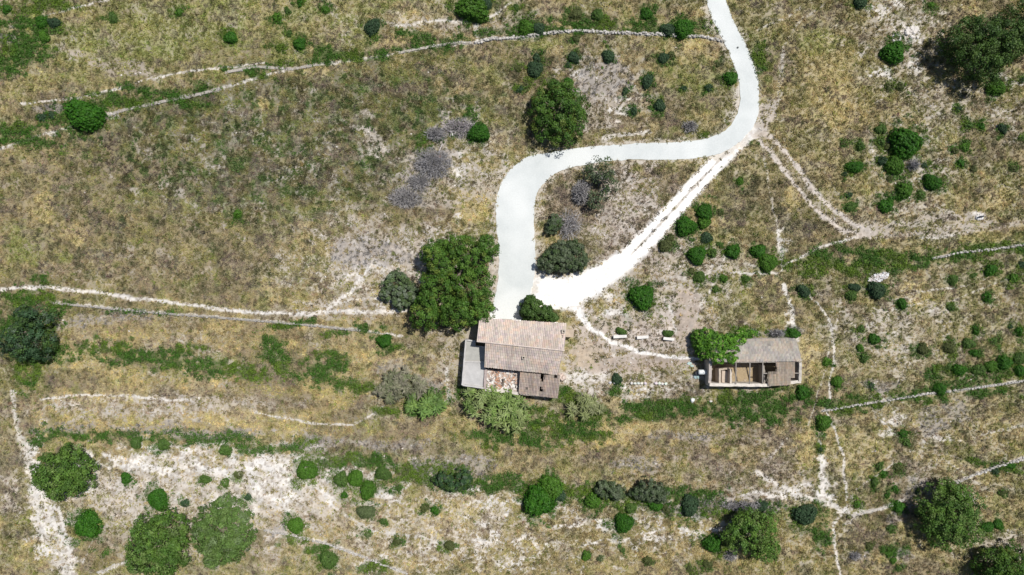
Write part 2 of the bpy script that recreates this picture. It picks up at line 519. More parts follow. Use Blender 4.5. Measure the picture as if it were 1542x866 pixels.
# --- straw-yellow patches
ye = [(715, 312, 30, 26, 0), (685, 290, 14, 8, -25), (70, 312, 13, 32, 5), (398, 155, 9, 8, 0), (618, 22, 16, 14, 0), (590, 60, 26, 14, 0), (505, 100, 50, 8, 10), (120, 540, 60, 14, 0),
      (585, 535, 40, 14, -8), (1225, 672, 26, 44, -15), (700, 768, 28, 28, 0), (655, 790, 20, 30, 0), (940, 640, 70, 14, 0), (920, 662, 30, 10, 0), (850, 540, 18, 24, 0),
      (1195, 296, 14, 18, 0), (1375, 440, 24, 18, 0), (1480, 355, 40, 9, 5), (1440, 700, 60, 8, -15), (1500, 300, 20, 14, 0), (150, 600, 70, 9, 0), (40, 545, 10, 16, 0), (330, 625, 80, 10, 4), (110, 350, 20, 16, 0),
      (1250, 120, 40, 60, 0), (1270, 170, 40, 20, 0), (1050, 60, 30, 14, 0), (1300, 690, 40, 30, 0), (1220, 540, 14, 50, 0), (500, 740, 40, 24, 0), (1080, 675, 9, 8, 0), (1015, 665, 8, 8, 0)]
for a in ye: m = E(*a); V = lerp(V, (.43, .35, .145), m * (.8 if a[2] < 35 else .45)); G = lerp(G, (.40, .33, .175), m * .6); scrub *= 1 - m * .8
for a in [(560, 12, 40, 12, 0), (320, 15, 70, 16, 5), (60, 20, 20, 10, 0), (200, 70, 60, 20, 10), (100, 385, 14, 8, 0), (40, 370, 30, 30, 0), (330, 545, 30, 10, 0), (1230, 60, 30, 20, 0), (225, 300, 30, 12, 0),
          (800, 60, 40, 14, 0), (1040, 120, 40, 30, 0)]:
    V = lerp(V, LIME, E(*a) * .75)

# --- pale bare soil
WHITE = (.66, .625, .57); PINK = (.41, .36, .305)
def soil(m, col=WHITE, k=1.0, keep=.08):
    global G, dens, scrub, bram
    G = lerp(G, col, m * k); dens = dens * (1 - m * k * (1 - keep)); scrub = scrub * (1 - m * k); bram = bram * (1 - m * k)
def pinkish(m, k=.8, keep=.35): soil(m, PINK, k, keep)
for a in [(600, 370, 110, 40, -10), (560, 420, 70, 40, -15), (915, 150, 60, 55, 40), (700, 200, 40, 30, -30), (640, 400, 50, 26, 0), (940, 300, 30, 60, -20), (1000, 350, 60, 30, -40), (975, 440, 90, 36, -12), (960, 520, 110, 26, 6),
          (930, 570, 130, 28, 0), (1040, 490, 24, 60, 10), (690, 545, 40, 60, 10), (720, 270, 40, 40, 0), (880, 530, 30, 50, 0), (1180, 735, 80, 30, 10), (1130, 560, 30, 60, 0), (1350, 60, 60, 60, 0), (1440, 150, 120, 24, -12),
          (1370, 250, 70, 60, 0), (1400, 320, 90, 16, -6), (1480, 815, 70, 24, -10), (250, 760, 180, 70, 0), (430, 760, 120, 60, 6), (1390, 715, 60, 22, -15), (1000, 400, 60, 40, -30), (230, 615, 180, 18, 3), (560, 210, 10, 40, 20), (1080, 395, 60, 26, -20),
          (770, 40, 40, 20, 0), (660, 35, 60, 14, -5), (500, 470, 80, 14, 0), (1340, 500, 80, 50, 0), (1160, 20, 16, 18, 0), (640, 265, 50, 50, -30), (180, 100, 80, 10, -12)]:
    pinkish(E(*a, rag=1.3, soft=.8), .30 if a[0] > 1140 else .55)
# broken pale veins: ridged noise, only inside the bony areas
def vein(scale, seed, stretch, ang, w=.055):
    n = fbm(PX, PY, scale, 4, seed, stretch, ang, .55); return 1 - ss(w * .4, w, np.abs(n - .5))
v1 = np.maximum(vein(16, 3, 2.2, -12), vein(11, 8, 1.5, -10)); v2 = np.maximum(vein(15, 6, 1.9, 6), vein(9, 2, 1.3, 8, .06))
vz1 = U(E(1360, 60, 80, 70, 0), E(1450, 160, 130, 50, -12), E(1370, 250, 70, 60, 0), E(1370, 320, 70, 24, 0), E(1360, 500, 110, 60, 0), E(1370, 630, 60, 36, -10), E(1450, 450, 110, 50, -12) * .6, E(1480, 815, 80, 30, -12), E(1400, 700, 110, 50, -15) * .8, E(1260, 500, 34, 70, 0) * .9,
        E(1180, 740, 70, 30, 0) * .8, E(1240, 820, 70, 40, 0) * .7, E(1480, 620, 90, 60, -8) * .5, E(1250, 40, 60, 60, 0) * .4, E(1240, 140, 70, 100, 0) * .45, E(1450, 260, 90, 40, 0) * .5)
vz2 = U(E(300, 720, 190, 60, 0), E(430, 770, 90, 50, 10), E(660, 800, 150, 70, 12), E(870, 800, 240, 60, 6), E(560, 400, 80, 50, -10), E(640, 380, 80, 40, 0) * .8, E(930, 470, 100, 50, 0) * .5, E(940, 575, 130, 34, 0) * .75, E(930, 300, 60, 70, -30) * .7,
        E(250, 540, 180, 30, 4) * .5, E(470, 410, 80, 40, 0) * .7, E(200, 400, 180, 30, 4) * .35, E(400, 240, 200, 100, 0) * .55, E(900, 130, 60, 60, 30) * .6, E(200, 615, 150, 20, 0) * .7, E(1060, 440, 60, 70, 0) * .6, E(700, 220, 60, 60, 0) * .6, E(560, 30, 100, 24, 0) * .5)
soil(np.clip(v1 * vz1, 0, 1) * (.35 + .65 * ss(.42, .58, fbm(PX, PY, 26, 3, 11))), (.50, .465, .40), .62, .4); soil(np.clip(v2 * vz2, 0, 1) * (.4 + .6 * ss(.40, .56, fbm(PX, PY, 24, 3, 10))), (.56, .52, .465), .75, .28)
soil(E(330, 725, 270, 50, 3, 1.0, .8), (.50, .45, .39), .6, .4); soil(E(600, 790, 200, 60, 6, 1.0, .8), (.47, .41, .32), .4, .5); soil(E(950, 500, 100, 36, 4, 1.0, .8), (.47, .40, .35), .55, .35)
# bleached patches
BW = fbm(PX, PY, 9, 4, 9, 2.0, 4)
for a in [(200, 686, 60, 9, 4), (290, 676, 70, 9, -3), (380, 690, 90, 12, 6), (470, 700, 70, 12, 6), (545, 716, 60, 14, 14), (595, 740, 40, 12, 25), (200, 700, 90, 14, 2), (300, 705, 70, 8, 0), (420, 755, 60, 14, 12), (330, 755, 70, 9, 0), (440, 735, 50, 14, 0),
          (120, 720, 14, 26, 0), (70, 780, 26, 60, -12), (50, 690, 11, 40, -15), (100, 830, 14, 30, -5), (380, 700, 60, 20, 0), (750, 765, 40, 26, 0), (770, 760, 30, 10, 0), (700, 745, 30, 10, 10), (1250, 745, 34, 14, 5), (1272, 770, 18, 16, 0), (1293, 842, 9, 7, 0),
          (1240, 700, 9, 40, 5), (1330, 25, 22, 16, 0), (1366, 45, 16, 12, 0), (1325, 110, 20, 12, 0), (1360, 100, 24, 8, -15), (1380, 70, 12, 14, 0), (690, 335, 7, 14, 0), (540, 420, 14, 14, 30), (560, 395, 12, 9, 0), (590, 364, 5, 5, 0), (920, 470, 20, 8, 20), (870, 470, 26, 16, 25), (900, 445, 30, 9, -10),
          (1375, 230, 12, 10, 0), (1330, 235, 16, 8, -20), (1180, 360, 6, 14, 0), (1188, 470, 6, 36, 5), (1320, 418, 12, 5, -15), (885, 560, 30, 14, 0), (960, 585, 30, 9, 0), (930, 540, 30, 6, 10), (160, 172, 12, 9, 0), (22, 33, 10, 6, 0), (72, 200, 14, 5, -20),
          (690, 252, 10, 12, 30), (815, 440, 30, 16, 0), (1160, 745, 60, 6, 8), (1420, 660, 30, 8, -10), (1340, 640, 16, 20, 0), (1540, 125, 40, 7, -15), (940, 165, 14, 20, 0), (870, 110, 14, 14, 0), (940, 508, 10, 7, 0), (1005, 500, 12, 8, 0), (700, 480, 8, 12, 0), (745, 390, 5, 60, 0), (540, 850, 40, 5, 12),
          (860, 820, 50, 6, 6), (1020, 808, 90, 8, 4), (900, 790, 70, 7, 5), (1090, 790, 30, 7, -10), (700, 820, 70, 8, 8), (760, 850, 40, 8, 0)]:
    soil(E(*a, rag=1.8, soft=.8) * (.15 + .85 * ss(.42, .56, BW)), WHITE, .78 if a[0] < 1140 else .68, .26)
# paths and wheel tracks
pa = [([(0, 434), (60, 433), (150, 440), (200, 449), (280, 458), (340, 466), (400, 471), (470, 473), (492, 468), (530, 437), (542, 420), (562, 395)], 7, 1), ([(485, 469), (560, 470), (612, 467)], 7, 1), ([(492, 462), (520, 455), (560, 448), (600, 455)], 4, .6),
      ([(80, 455), (200, 467), (400, 483), (540, 497), (606, 506)], 4, .9), ([(62, 601), (130, 594), (200, 597), (250, 603), (300, 600)], 4, .8), ([(380, 620), (440, 632), (480, 638), (530, 640), (548, 632), (575, 612), (592, 606)], 4, .7), ([(672, 556), (676, 600), (660, 616)], 5, .7),
      ([(30, 155), (110, 149), (150, 141), (200, 126), (260, 111), (340, 101), (400, 96)], 4, .8), ([(590, 42), (660, 30), (710, 33), (745, 22), (770, 5)], 5, .7), ([(717, 36), (719, 62)], 7, .8), ([(60, 26), (100, 15), (170, -2)], 4, .8),
      ([(866, 462), (888, 492), (920, 514), (960, 529), (1000, 537), (1050, 541)], 6, 1), ([(850, 450), (875, 474), (890, 494)], [20, 12, 6], 1), ([(1000, 500), (1018, 505), (1012, 470), (998, 450)], 4, .7),
      ([(1310, 352), (1270, 362), (1240, 371), (1215, 383), (1188, 396), (1176, 410), (1150, 413), (1100, 410)], 5, 1), ([(1171, 350), (1180, 400)], 8, .8), ([(1180, 430), (1189, 452), (1196, 490), (1200, 512)], 8, 1), ([(1210, 432), (1240, 470), (1253, 492), (1257, 530), (1250, 575), (1250, 600), (1242, 616), (1251, 632), (1261, 656), (1271, 690), (1275, 740), (1277, 768)], 4, .85),
      ([(1234, 664), (1238, 690), (1240, 745)], [5, 12, 20], 1), ([(1275, 765), (1255, 790), (1257, 815), (1265, 870)], 5, .95), ([(1285, 775), (1330, 766), (1362, 752)], 6, .9), ([(1440, 726), (1500, 702), (1545, 688)], 5, .95), ([(1140, 712), (1200, 745), (1260, 762)], 9, .7),
      ([(400, 798), (430, 803), (480, 815), (530, 832), (610, 862)], 5, .9), ([(370, 715), (400, 718), (420, 700)], 4, .7), ([(437, 690), (443, 655)], 4, .6), ([(150, 865), (190, 845)], 5, .8), ([(125, 850), (140, 815)], 3, .5), ([(480, 750), (560, 800), (640, 810), (700, 830)], 4, .5),
      ([(910, 207), (980, 198)], 8, .7), ([(-10, 226), (70, 201), (155, 178), (185, 166), (240, 154), (334, 134), (400, 113), (478, 98), (540, 90), (600, 80), (650, 70), (712, 65)], 5, .7), ([(712, 65), (740, 59), (780, 56), (825, 50), (870, 46), (920, 49), (1000, 52), (1060, 56), (1088, 62)], 6, .95), ([(1238, 619), (1300, 608), (1400, 592), (1460, 585), (1545, 573)], 5, .8), ([(1405, 389), (1452, 379), (1500, 375), (1545, 368)], 4, .6), ([(340, 110), (385, 101), (440, 105)], 4, .5), ([(1120, 395), (1170, 415)], 4, .5), ([(1036, 500), (1050, 470), (1080, 420), (1098, 366)], 7, .5), ([(1490, 740), (1420, 690)], 3, .4), ([(1285, 740), (1345, 700)], 3, .6), ([(1380, 440), (1460, 430)], 4, .6), ([(1270, 300), (1240, 260)], 2, .3),
      ([(1400, 470), (1500, 425), (1545, 410)], 3, .5), ([(1330, 470), (1390, 455)], 4, .4), ([(1262, 470), (1242, 560), (1218, 640)], 3, .5), ([(1480, 655), (1545, 640)], 5, .5), ([(1160, 690), (1185, 660)], 4, .4),
      ([(20, 590), (25, 640), (45, 690), (60, 740)], [8, 12, 20, 34], .6), ([(60, 740), (75, 790), (95, 840), (110, 880)], [38, 40, 34, 28], .6), ([(88, 765), (103, 820), (112, 880)], 10, .9),
      ([(1140, 45), (1180, 30), (1205, 12)], 4, .5), ([(1142, 185), (1180, 180)], 4, .3), ([(1145, 205), (1172, 150), (1180, 70)], 8, .42), ([(1180, 70), (1205, 30), (1240, 8)], 5, .35), ([(1150, 230), (1160, 290), (1172, 350)], 4, .4), ([(1075, 395), (1040, 450), (1030, 480)], 4, .4), ([(800, 345), (808, 420)], 6, .7), ([(1105, 60), (1112, 110)], 5, .5), ([(1112, 128), (1110, 165)], 6, .6)]
for p, w, k in pa: soil(Ls(p, [q * .85 for q in w] if hasattr(w, '__len__') else w * .82, .65, .6), (.60, .565, .51), min(k * 1.1, .95), .08)
soil(E(960, 547, 95, 13, 4, .8), (.36, .295, .24), .8, .3); soil(E(1038, 492, 18, 56, 8, .8), (.36, .295, .24), .8, .25); soil(E(882, 530, 22, 24, 0, .8), (.42, .34, .25), .8, .2)
soil(Ls([(858, 452), (872, 474), (890, 495), (920, 514), (960, 529), (1000, 537), (1052, 541)], [16, 12, 7, 5.5, 5, 5, 4], .45, .4), (.70, .67, .62), 1, 0)
# two-rutted dirt track, its grassy middle, and the fainter wheel track on the right
trk = Ls([(800, 438), (850, 440), (890, 426), (940, 394), (985, 350), (1020, 310), (1060, 265), (1100, 225), (1132, 196)], [56, 52, 40, 32, 29, 27, 26, 25, 24], .14, .3, False)
soil(trk, (.80, .775, .73), 1, 0)
mid = Ls([(1096, 228), (1056, 270), (1016, 314), (975, 358), (950, 384)], [3, 3.5, 3.5, 3, 2], 1.0, .6, False) * .75
V = lerp(V, (.13, .11, .07), mid); G = lerp(G, (.30, .25, .19), mid * .8); dens = np.maximum(dens, mid * .5)
r1 = [(1142, 186), (1168, 214), (1196, 245), (1222, 282), (1250, 312), (1285, 338), (1318, 350)]; r2 = [(1132, 200), (1156, 226), (1182, 258), (1208, 292), (1236, 324), (1268, 346), (1310, 356)]
soil(U(Ls(r1, 7, .8), Ls(r2, 7, .8)), (.56, .50, .44), .95, .1); pinkish(Ls([(1138, 194), (1190, 252), (1230, 305), (1290, 345), (1330, 350)], 26, .8), .35)
pinkish(U(Ls([(1300, 348), (1400, 331), (1480, 326)], 14, 1.1), Ls([(1320, 354), (1450, 350), (1545, 333)], 9, 1.1), Ls([(1330, 340), (1420, 342), (1500, 336)], 8, 1.1)), .7)
soil(Ls([(1385, 359), (1440, 355)], 5), WHITE, .6); soil(E(1475, 327, 8, 6), WHITE, .8)
pinkish(U(E(745, 400, 12, 80, 0), E(1150, 175, 14, 30, -30)), .9)
G = lerp(G, np.array([1.0, 1.0, 1.0]), 0 * dens) * (1 - .6 * ss(.45, .9, dens))[..., None] + (V * 1.12) * (.6 * ss(.45, .9, dens))[..., None]
# --- green ground cover (bramble and herbs)
br = [(28, 62, 40, 40, 0), (25, 205, 60, 16, -12), (1130, 612, 76, 26, 0), (1000, 617, 66, 14, 3), (860, 640, 70, 24, 0), (800, 655, 50, 16, 0), (760, 655, 60, 14, 0), (45, 490, 44, 56, 0), (45, 560, 20, 34, 0), (90, 462, 20, 9, 20), (85, 530, 26, 20, 0), (380, 555, 80, 12, 6), (230, 535, 70, 11, 8), (150, 522, 40, 12, 5), (300, 548, 60, 12, 5),
      (415, 530, 20, 24, 30), (480, 565, 24, 18, 0), (540, 580, 40, 9, 0), (500, 545, 30, 14, 0), (220, 655, 60, 7, 3), (70, 655, 26, 12, 10), (130, 657, 40, 8, 0), (320, 660, 60, 8, 4), (420, 672, 60, 9, 8), (510, 692, 40, 9, 14), (560, 695, 30, 12, 10), (640, 712, 60, 14, 4), (720, 730, 60, 12, 6),
      (820, 738, 60, 10, 0), (900, 742, 40, 14, 0), (1000, 748, 80, 12, 4), (530, 85, 60, 7, -6), (640, 62, 50, 11, -10), (860, 38, 80, 10, 0), (960, 38, 50, 9, 0), (1025, 42, 40, 12, 0), (250, 145, 70, 7, -12), (180, 150, 40, 8, -12), (370, 108, 40, 6, -12), (25, 200, 46, 14, -14), (15, 85, 26, 30, 0), (50, 40, 44, 20, 0),
      (70, 8, 40, 10, 0), (150, 160, 20, 7, 0), (1300, 395, 50, 20, -8), (1255, 385, 40, 16, 0), (1360, 395, 40, 14, 0), (1440, 385, 60, 8, -10), (1510, 372, 40, 9, -6), (1230, 405, 20, 12, 0), (1180, 505, 26, 7, 0), (1130, 500, 26, 7, 0), (1265, 614, 40, 7, -8), (1300, 605, 30, 7, -8), (1380, 600, 50, 7, -8), (1470, 585, 60, 8, -8), (1520, 560, 30, 12, 0),
      (1430, 560, 40, 9, 0), (1120, 205, 30, 4, -30), (1075, 205, 30, 7, -12), (1080, 770, 30, 9, 0), (445, 812, 26, 8, 10), (480, 825, 30, 6, 14), (640, 610, 30, 16, 0), (580, 620, 20, 10, 0), (585, 525, 20, 6, 20), (690, 190, 14, 26, -30), (640, 215, 12, 24, 20), (1140, 90, 14, 24, -15), (420, 70, 20, 6, 0), (930, 590, 16, 9, 0),
      (1500, 700, 40, 5, -14), (1540, 540, 14, 10, 0), (700, 590, 14, 24, 0), (850, 600, 20, 14, 0), (215, 470, 60, 3, 5), (540, 498, 40, 5, 5), (440, 489, 40, 4, 5), (1240, 810, 14, 20, 0), (560, 855, 24, 9, 0), (1350, 830, 20, 8, 0)]
bram = U(bram, .55 * Ls([(85, 525), (200, 530), (300, 548), (400, 560), (470, 570), (560, 583), (665, 592)], 17, 1.3, .7), .55 * Ls([(55, 652), (150, 656), (300, 661), (420, 672), (500, 690), (580, 698), (660, 716), (740, 731), (830, 740), (920, 746), (1000, 752), (1100, 764), (1240, 772)], 15, 1.4, .7),
         .6 * Ls([(-20, 218), (60, 190), (110, 172), (200, 152), (330, 132)], 13, 1.4, .7), .7 * Ls([(370, 106), (480, 91), (560, 82), (700, 58)], 10, 1.4, .7), .7 * Ls([(720, 50), (860, 38), (1080, 45)], 12, 1.4, .7), .8 * Ls([(1180, 402), (1260, 388), (1380, 392), (1545, 368)], 16, 1.4, .7), .7 * Ls([(1240, 612), (1400, 586), (1545, 565)], 12, 1.4, .7))
for p_, w_ in (([(60, 628), (300, 640), (600, 652), (900, 664)], 24), ([(100, 500), (400, 515), (560, 540)], 18), ([(70, 545), (260, 572), (470, 592), (600, 600)], 18), ([(840, 640), (960, 644), (1060, 650)], 16), ([(340, 118), (500, 108), (640, 92)], 10)):
    V = lerp(V, (.44, .355, .145), .6 * Ls(p_, w_, 1.3, .8))
for a in br: bram = np.maximum(bram, E(*a, rag=1.0, soft=.6))
bram *= ss(.26, .46, fbm(PX, PY, 10, 3, 4))
for ln in SHRUBS.strip().splitlines():                  # weeds gather round the foot of every shrub
    a = ln.split(',', 5); a = [float(q) for q in a[:4]]
    bram = np.maximum(bram, E(a[0] - 1, a[1] + 1, a[2] * 1.18 + 1, a[3] * 1.18 + 1, 0, 1.5, .7) * .55)
bram = np.where(U(trk, Ls(pa[0][0], 6)) > .4, 0, bram)
G = lerp(G, (.075, .10, .032), bram * .9)
V *= (1 - .26 * field)[..., None]; V = lerp(V, (.062, .115, .024), field * ss(.52, .60, fbm(PX, PY, 9, 3, 6, 1.4, 8)) * .7); V = lerp(V, (.30, .27, .10), field * ss(.58, .66, fbm(PX, PY, 13, 3, 1)) * .6); V = lerp(V, (.20, .155, .12), ss(.55, .63, fbm(PX, PY, 15, 3, 11, 1.4, 8)) * .6 * (1 - bram))
V = lerp(V, (.27, .25, .075), ss(.54, .64, fbm(PX, PY, 24, 3, 0, 1.4, 8)) * .45 * (1 - bram))
tone = (.86 + .30 * ss(.22, .78, fbm(PX, PY, 5.5, 2, 2)))[..., None]; tone2 = (.84 + .34 * ss(.25, .75, fbm(PX, PY, 13, 3, 7)))[..., None]
V *= np.array((.985, 1.0, 1.10)); G *= np.array((.975, 1.0, 1.05)); V = np.clip(V * 1.28 * tone * tone2, 0, 1); G = np.clip(G * 1.04 * (.5 + .5 * tone), 0, 1)
# --- grey dead scrub
gr = [(652, 245, 26, 22, 0), (625, 275, 22, 12, -20), (612, 300, 24, 12, -20), (690, 195, 40, 14, -10), (660, 205, 14, 10, 0), (240, 643, 60, 7, 2), (330, 652, 70, 7, 3), (110, 645, 50, 8, 2), (480, 668, 40, 10, 5), (590, 670, 60, 9, 0), (680, 700, 50, 12, 0), (960, 700, 40, 9, 0), (1060, 760, 70, 12, 5), (1130, 760, 40, 10, 0), (600, 560, 30, 16, 0),
      (640, 580, 30, 14, 0), (1180, 500, 40, 7, 0), (1380, 750, 30, 20, 0), (1350, 780, 14, 12, 0), (1420, 745, 50, 14, -15), (1440, 620, 22, 16, 0), (1405, 635, 24, 20, 0), (1320, 580, 30, 9, 0), (1040, 655, 50, 9, 0), (905, 120, 40, 30, 30), (560, 380, 60, 20, 0), (80, 165, 30, 6, 0), (10, 60, 10, 10, 0), (170, 480, 90, 9, 5), (1360, 840, 18, 9, 0), (1300, 838, 12, 8, 0), (420, 800, 20, 9, 0), (720, 700, 40, 16, 0)]
for a in gr: grey = np.maximum(grey, E(*a, rag=1.0, soft=.6))
grey *= 1 - trk
G = lerp(G, (.30, .275, .26), grey * .6); dens *= 1 - grey * .6; dens *= 1 - bram * .85; V = lerp(V, (.06, .13, .018), bram * .95)
# trodden and built-on ground carries no plants
road_px = [(1057, -30), (1060, -12), (1073, 28), (1091, 65), (1105, 98), (1113, 125), (1114, 155), (1106, 180), (1088, 199), (1060, 209), (1030, 213), (1000, 215), (965, 216), (930, 218), (900, 220), (870, 223), (845, 227), (820, 231), (795, 236), (784, 242), (774, 250), (766, 259), (760, 268), (753, 280), (749, 294), (747, 310), (747, 330), (749, 355), (751, 380), (751, 410), (747, 438), (742, 458), (738, 474), (740, 500), (790, 500),
           (792, 470), (798, 448), (803, 425), (806, 400), (806, 380), (805, 350), (804, 325), (806, 302), (810, 289), (817, 279), (826, 269), (838, 261), (855, 254), (878, 249), (900, 245), (930, 242), (960, 240), (1000, 241), (1030, 240), (1060, 237), (1085, 231), (1105, 220), (1120, 208), (1132, 194), (1140, 178), (1143, 160), (1143, 140), (1141, 118), (1136, 100), (1130, 84), (1118, 58), (1104, 31), (1095, 6), (1088, -12), (1085, -30)]
def inside(px, py, poly):
    c = np.zeros(px.shape, bool); n = len(poly)
    for i in range(n):
        x0, y0 = poly[i]; x1, y1 = poly[(i + 1) % n]
        if y0 == y1: continue
        c ^= ((y0 > py) != (y1 > py)) & (px < (x1 - x0) * (py - y0) / (y1 - y0) + x0)
    return c
ROADM = inside(PX, PY, road_px).astype(float)
H1 = [(718, 476), (858, 484), (864, 498), (850, 530), (842, 602), (692, 584), (698, 508)]; H2 = [(1064, 538), (1072, 506), (1203, 506), (1212, 580), (1066, 584)]
BLD = np.maximum(inside(PX, PY, H1), inside(PX, PY, H2)).astype(float)
for nm in ('dens', 'scrub', 'bram', 'grey'): globals()[nm] = globals()[nm] * (1 - np.maximum(ROADM, BLD))
inner = ((PX > ix[0]) & (PX < ix[-1]) & (PY > iy[0]) & (PY < iy[-1])).astype(float)
verge = Ls([(1072, -30), (1079, 28), (1106, 65), (1122, 105), (1129, 140), (1124, 175), (1104, 207), (1060, 224), (1000, 228), (930, 231), (870, 236), (825, 247), (795, 268), (778, 300), (777, 350), (778, 410), (768, 470)], [32, 36, 36, 34, 36, 42, 42, 36, 32, 32, 36, 46, 62, 68, 66, 66, 64], .9, .3, False) * (1 - ROADM)
G = lerp(G, (.52, .48, .42), verge * .75); dens *= 1 - verge * .55; scrub *= 1 - verge
# --- height of the slope: soft swells, low terrace risers, small bumps
flat = np.clip(U(Ls([(1072, -30), (1102, 60), (1129, 130), (1120, 190), (1040, 224), (900, 233), (800, 255), (776, 300), (778, 400), (766, 490)], 90, 0, .5, False), E(775, 530, 130, 90, 0, 0, .5), E(1135, 545, 110, 60, 0, 0, .5)), 0, 1)
HT = ((fbm(PX, PY, 160, 3, 6) - .5) * .5 + (fbm(PX, PY, 14, 3, 8) - .5) * .30) * (1 - flat) + (NF1 - .5) * .10 * (1 - np.maximum(np.maximum(ROADM, trk), flat * .8)) 
HT = np.where(inner > 0, HT, 0.0) - ROADM * .03
HT = HT - trk * .06

# ------------------------------------------------------------------ the ground sheet
ny, nx = PX.shape
vz = np.stack([(PX - 771) * S, (433 - PY) * S, HT], -1).reshape(-1, 3)
idx = np.arange(nx * ny).reshape(ny, nx)
fc = np.stack([idx[1:, :-1], idx[1:, 1:], idx[:-1, 1:], idx[:-1, :-1]], -1).reshape(-1, 4)
gme = fast_mesh('ground', vz, fc, smooth=True)
def vattr(me, name, arr):
    a = me.attributes.new(name, 'FLOAT_COLOR', 'POINT'); c = np.ones((len(me.vertices), 4), np.float32)
    c[:, :3] = arr.reshape(-1, 3); a.data.foreach_set('color', c.ravel())
spk = ss(.60, .70, fbm(PX, PY, 3.2, 2, 7)) * ss(.30, .5, G[..., 0]) * (1 - .85 * trk)       # twigs and droppings on bare soil
G = lerp(G, (.20, .165, .13), spk * .55)
vattr(gme, 'cover', np.clip(G, 0, 1))
m, nt, b, out = mat_new('dry_soil')
pos = n_geo_pos(nt)
c = n_attr(nt, 'cover').outputs['Color']
n1 = n_noise(nt, 3.2, 6, .7, pos); n2 = n_noise(nt, 11, 4, .7, pos); n3 = n_noise(nt, .6, 4, .6, pos)
c = n_mix(nt, c, n_ramp(nt, n1.outputs[0], [(.3, (.84, .83, .82)), (.7, (1.10, 1.10, 1.10))]).outputs[0], 1, 'MULTIPLY')
c = n_mix(nt, c, n_ramp(nt, n2.outputs[0], [(.3, (.87, .86, .85)), (.7, (1.09, 1.09, 1.09))]).outputs[0], 1, 'MULTIPLY')
c = n_mix(nt, c, n_ramp(nt, n3.outputs[0], [(.3, (.93, .95, .98)), (.7, (1.06, 1.02, .97))]).outputs[0], 1, 'MULTIPLY')
nt.links.new(c, b.inputs['Base Color']); b.inputs['Roughness'].default_value = .95
n_bump(nt, n1.outputs[0], b, .22, .08)
tag(link('ground', gme, m), kind='structure')

# ------------------------------------------------------------------ road sheet
def catmull(p, n=5):
    o = []; k = len(p)
    for i in range(k):
        a, b_, c_, d = (np.array(p[(i + j) % k], float) for j in (-1, 0, 1, 2))
        for t in np.linspace(0, 1, n, endpoint=False):
            o.append(.5 * ((2 * b_) + (-a + c_) * t + (2 * a - 5 * b_ + 4 * c_ - d) * t * t + (-a + 3 * b_ - 3 * c_ + d) * t ** 3))
    return o
rp = [q + np.random.default_rng(5).normal(0, 0, 2) for q in catmull(road_px, 5)]
rp = [q + RNG.normal(0, .55, 2) for q in rp]
import bmesh
bm = bmesh.new()
top = [bm.verts.new(W(q[0], q[1], 0) + Vector((0, 0, .03))) for q in rp]
f = bm.faces.new(top)
ex = bmesh.ops.extrude_face_region(bm, geom=[f])
for v in ex['geom']:
    if isinstance(v, bmesh.types.BMVert): v.co.z -= .25
bmesh.ops.recalc_face_normals(bm, faces=bm.faces)
me = bpy.data.meshes.new('road'); bm.to_mesh(me); bm.free()
m, nt, b, out = mat_new('pale_concrete')
pos = n_geo_pos(nt)
n1 = n_noise(nt, .35, 5, .6, pos); n2 = n_noise(nt, 5, 5, .7, pos); n3 = n_noise(nt, .12, 2, .5, pos)
c = n_ramp(nt, n1.outputs[0], [(.3, (.50, .525, .525)), (.7, (.585, .605, .60))]).outputs[0]
c = n_mix(nt, c, (.625, .64, .635), n_ramp(nt, n3.outputs[0], [(.45, (0, 0, 0)), (.6, (1, 1, 1))]).outputs[0])
c = n_mix(nt, c, n_ramp(nt, n2.outputs[0], [(.3, (.90, .90, .89)), (.7, (1.03, 1.03, 1.03))]).outputs[0], 1, 'MULTIPLY')
nt.links.new(c, b.inputs['Base Color']); b.inputs['Roughness'].default_value = .9; n_bump(nt, n2.outputs[0], b, .15, .03)
tag(link('road', me, m), kind='structure')

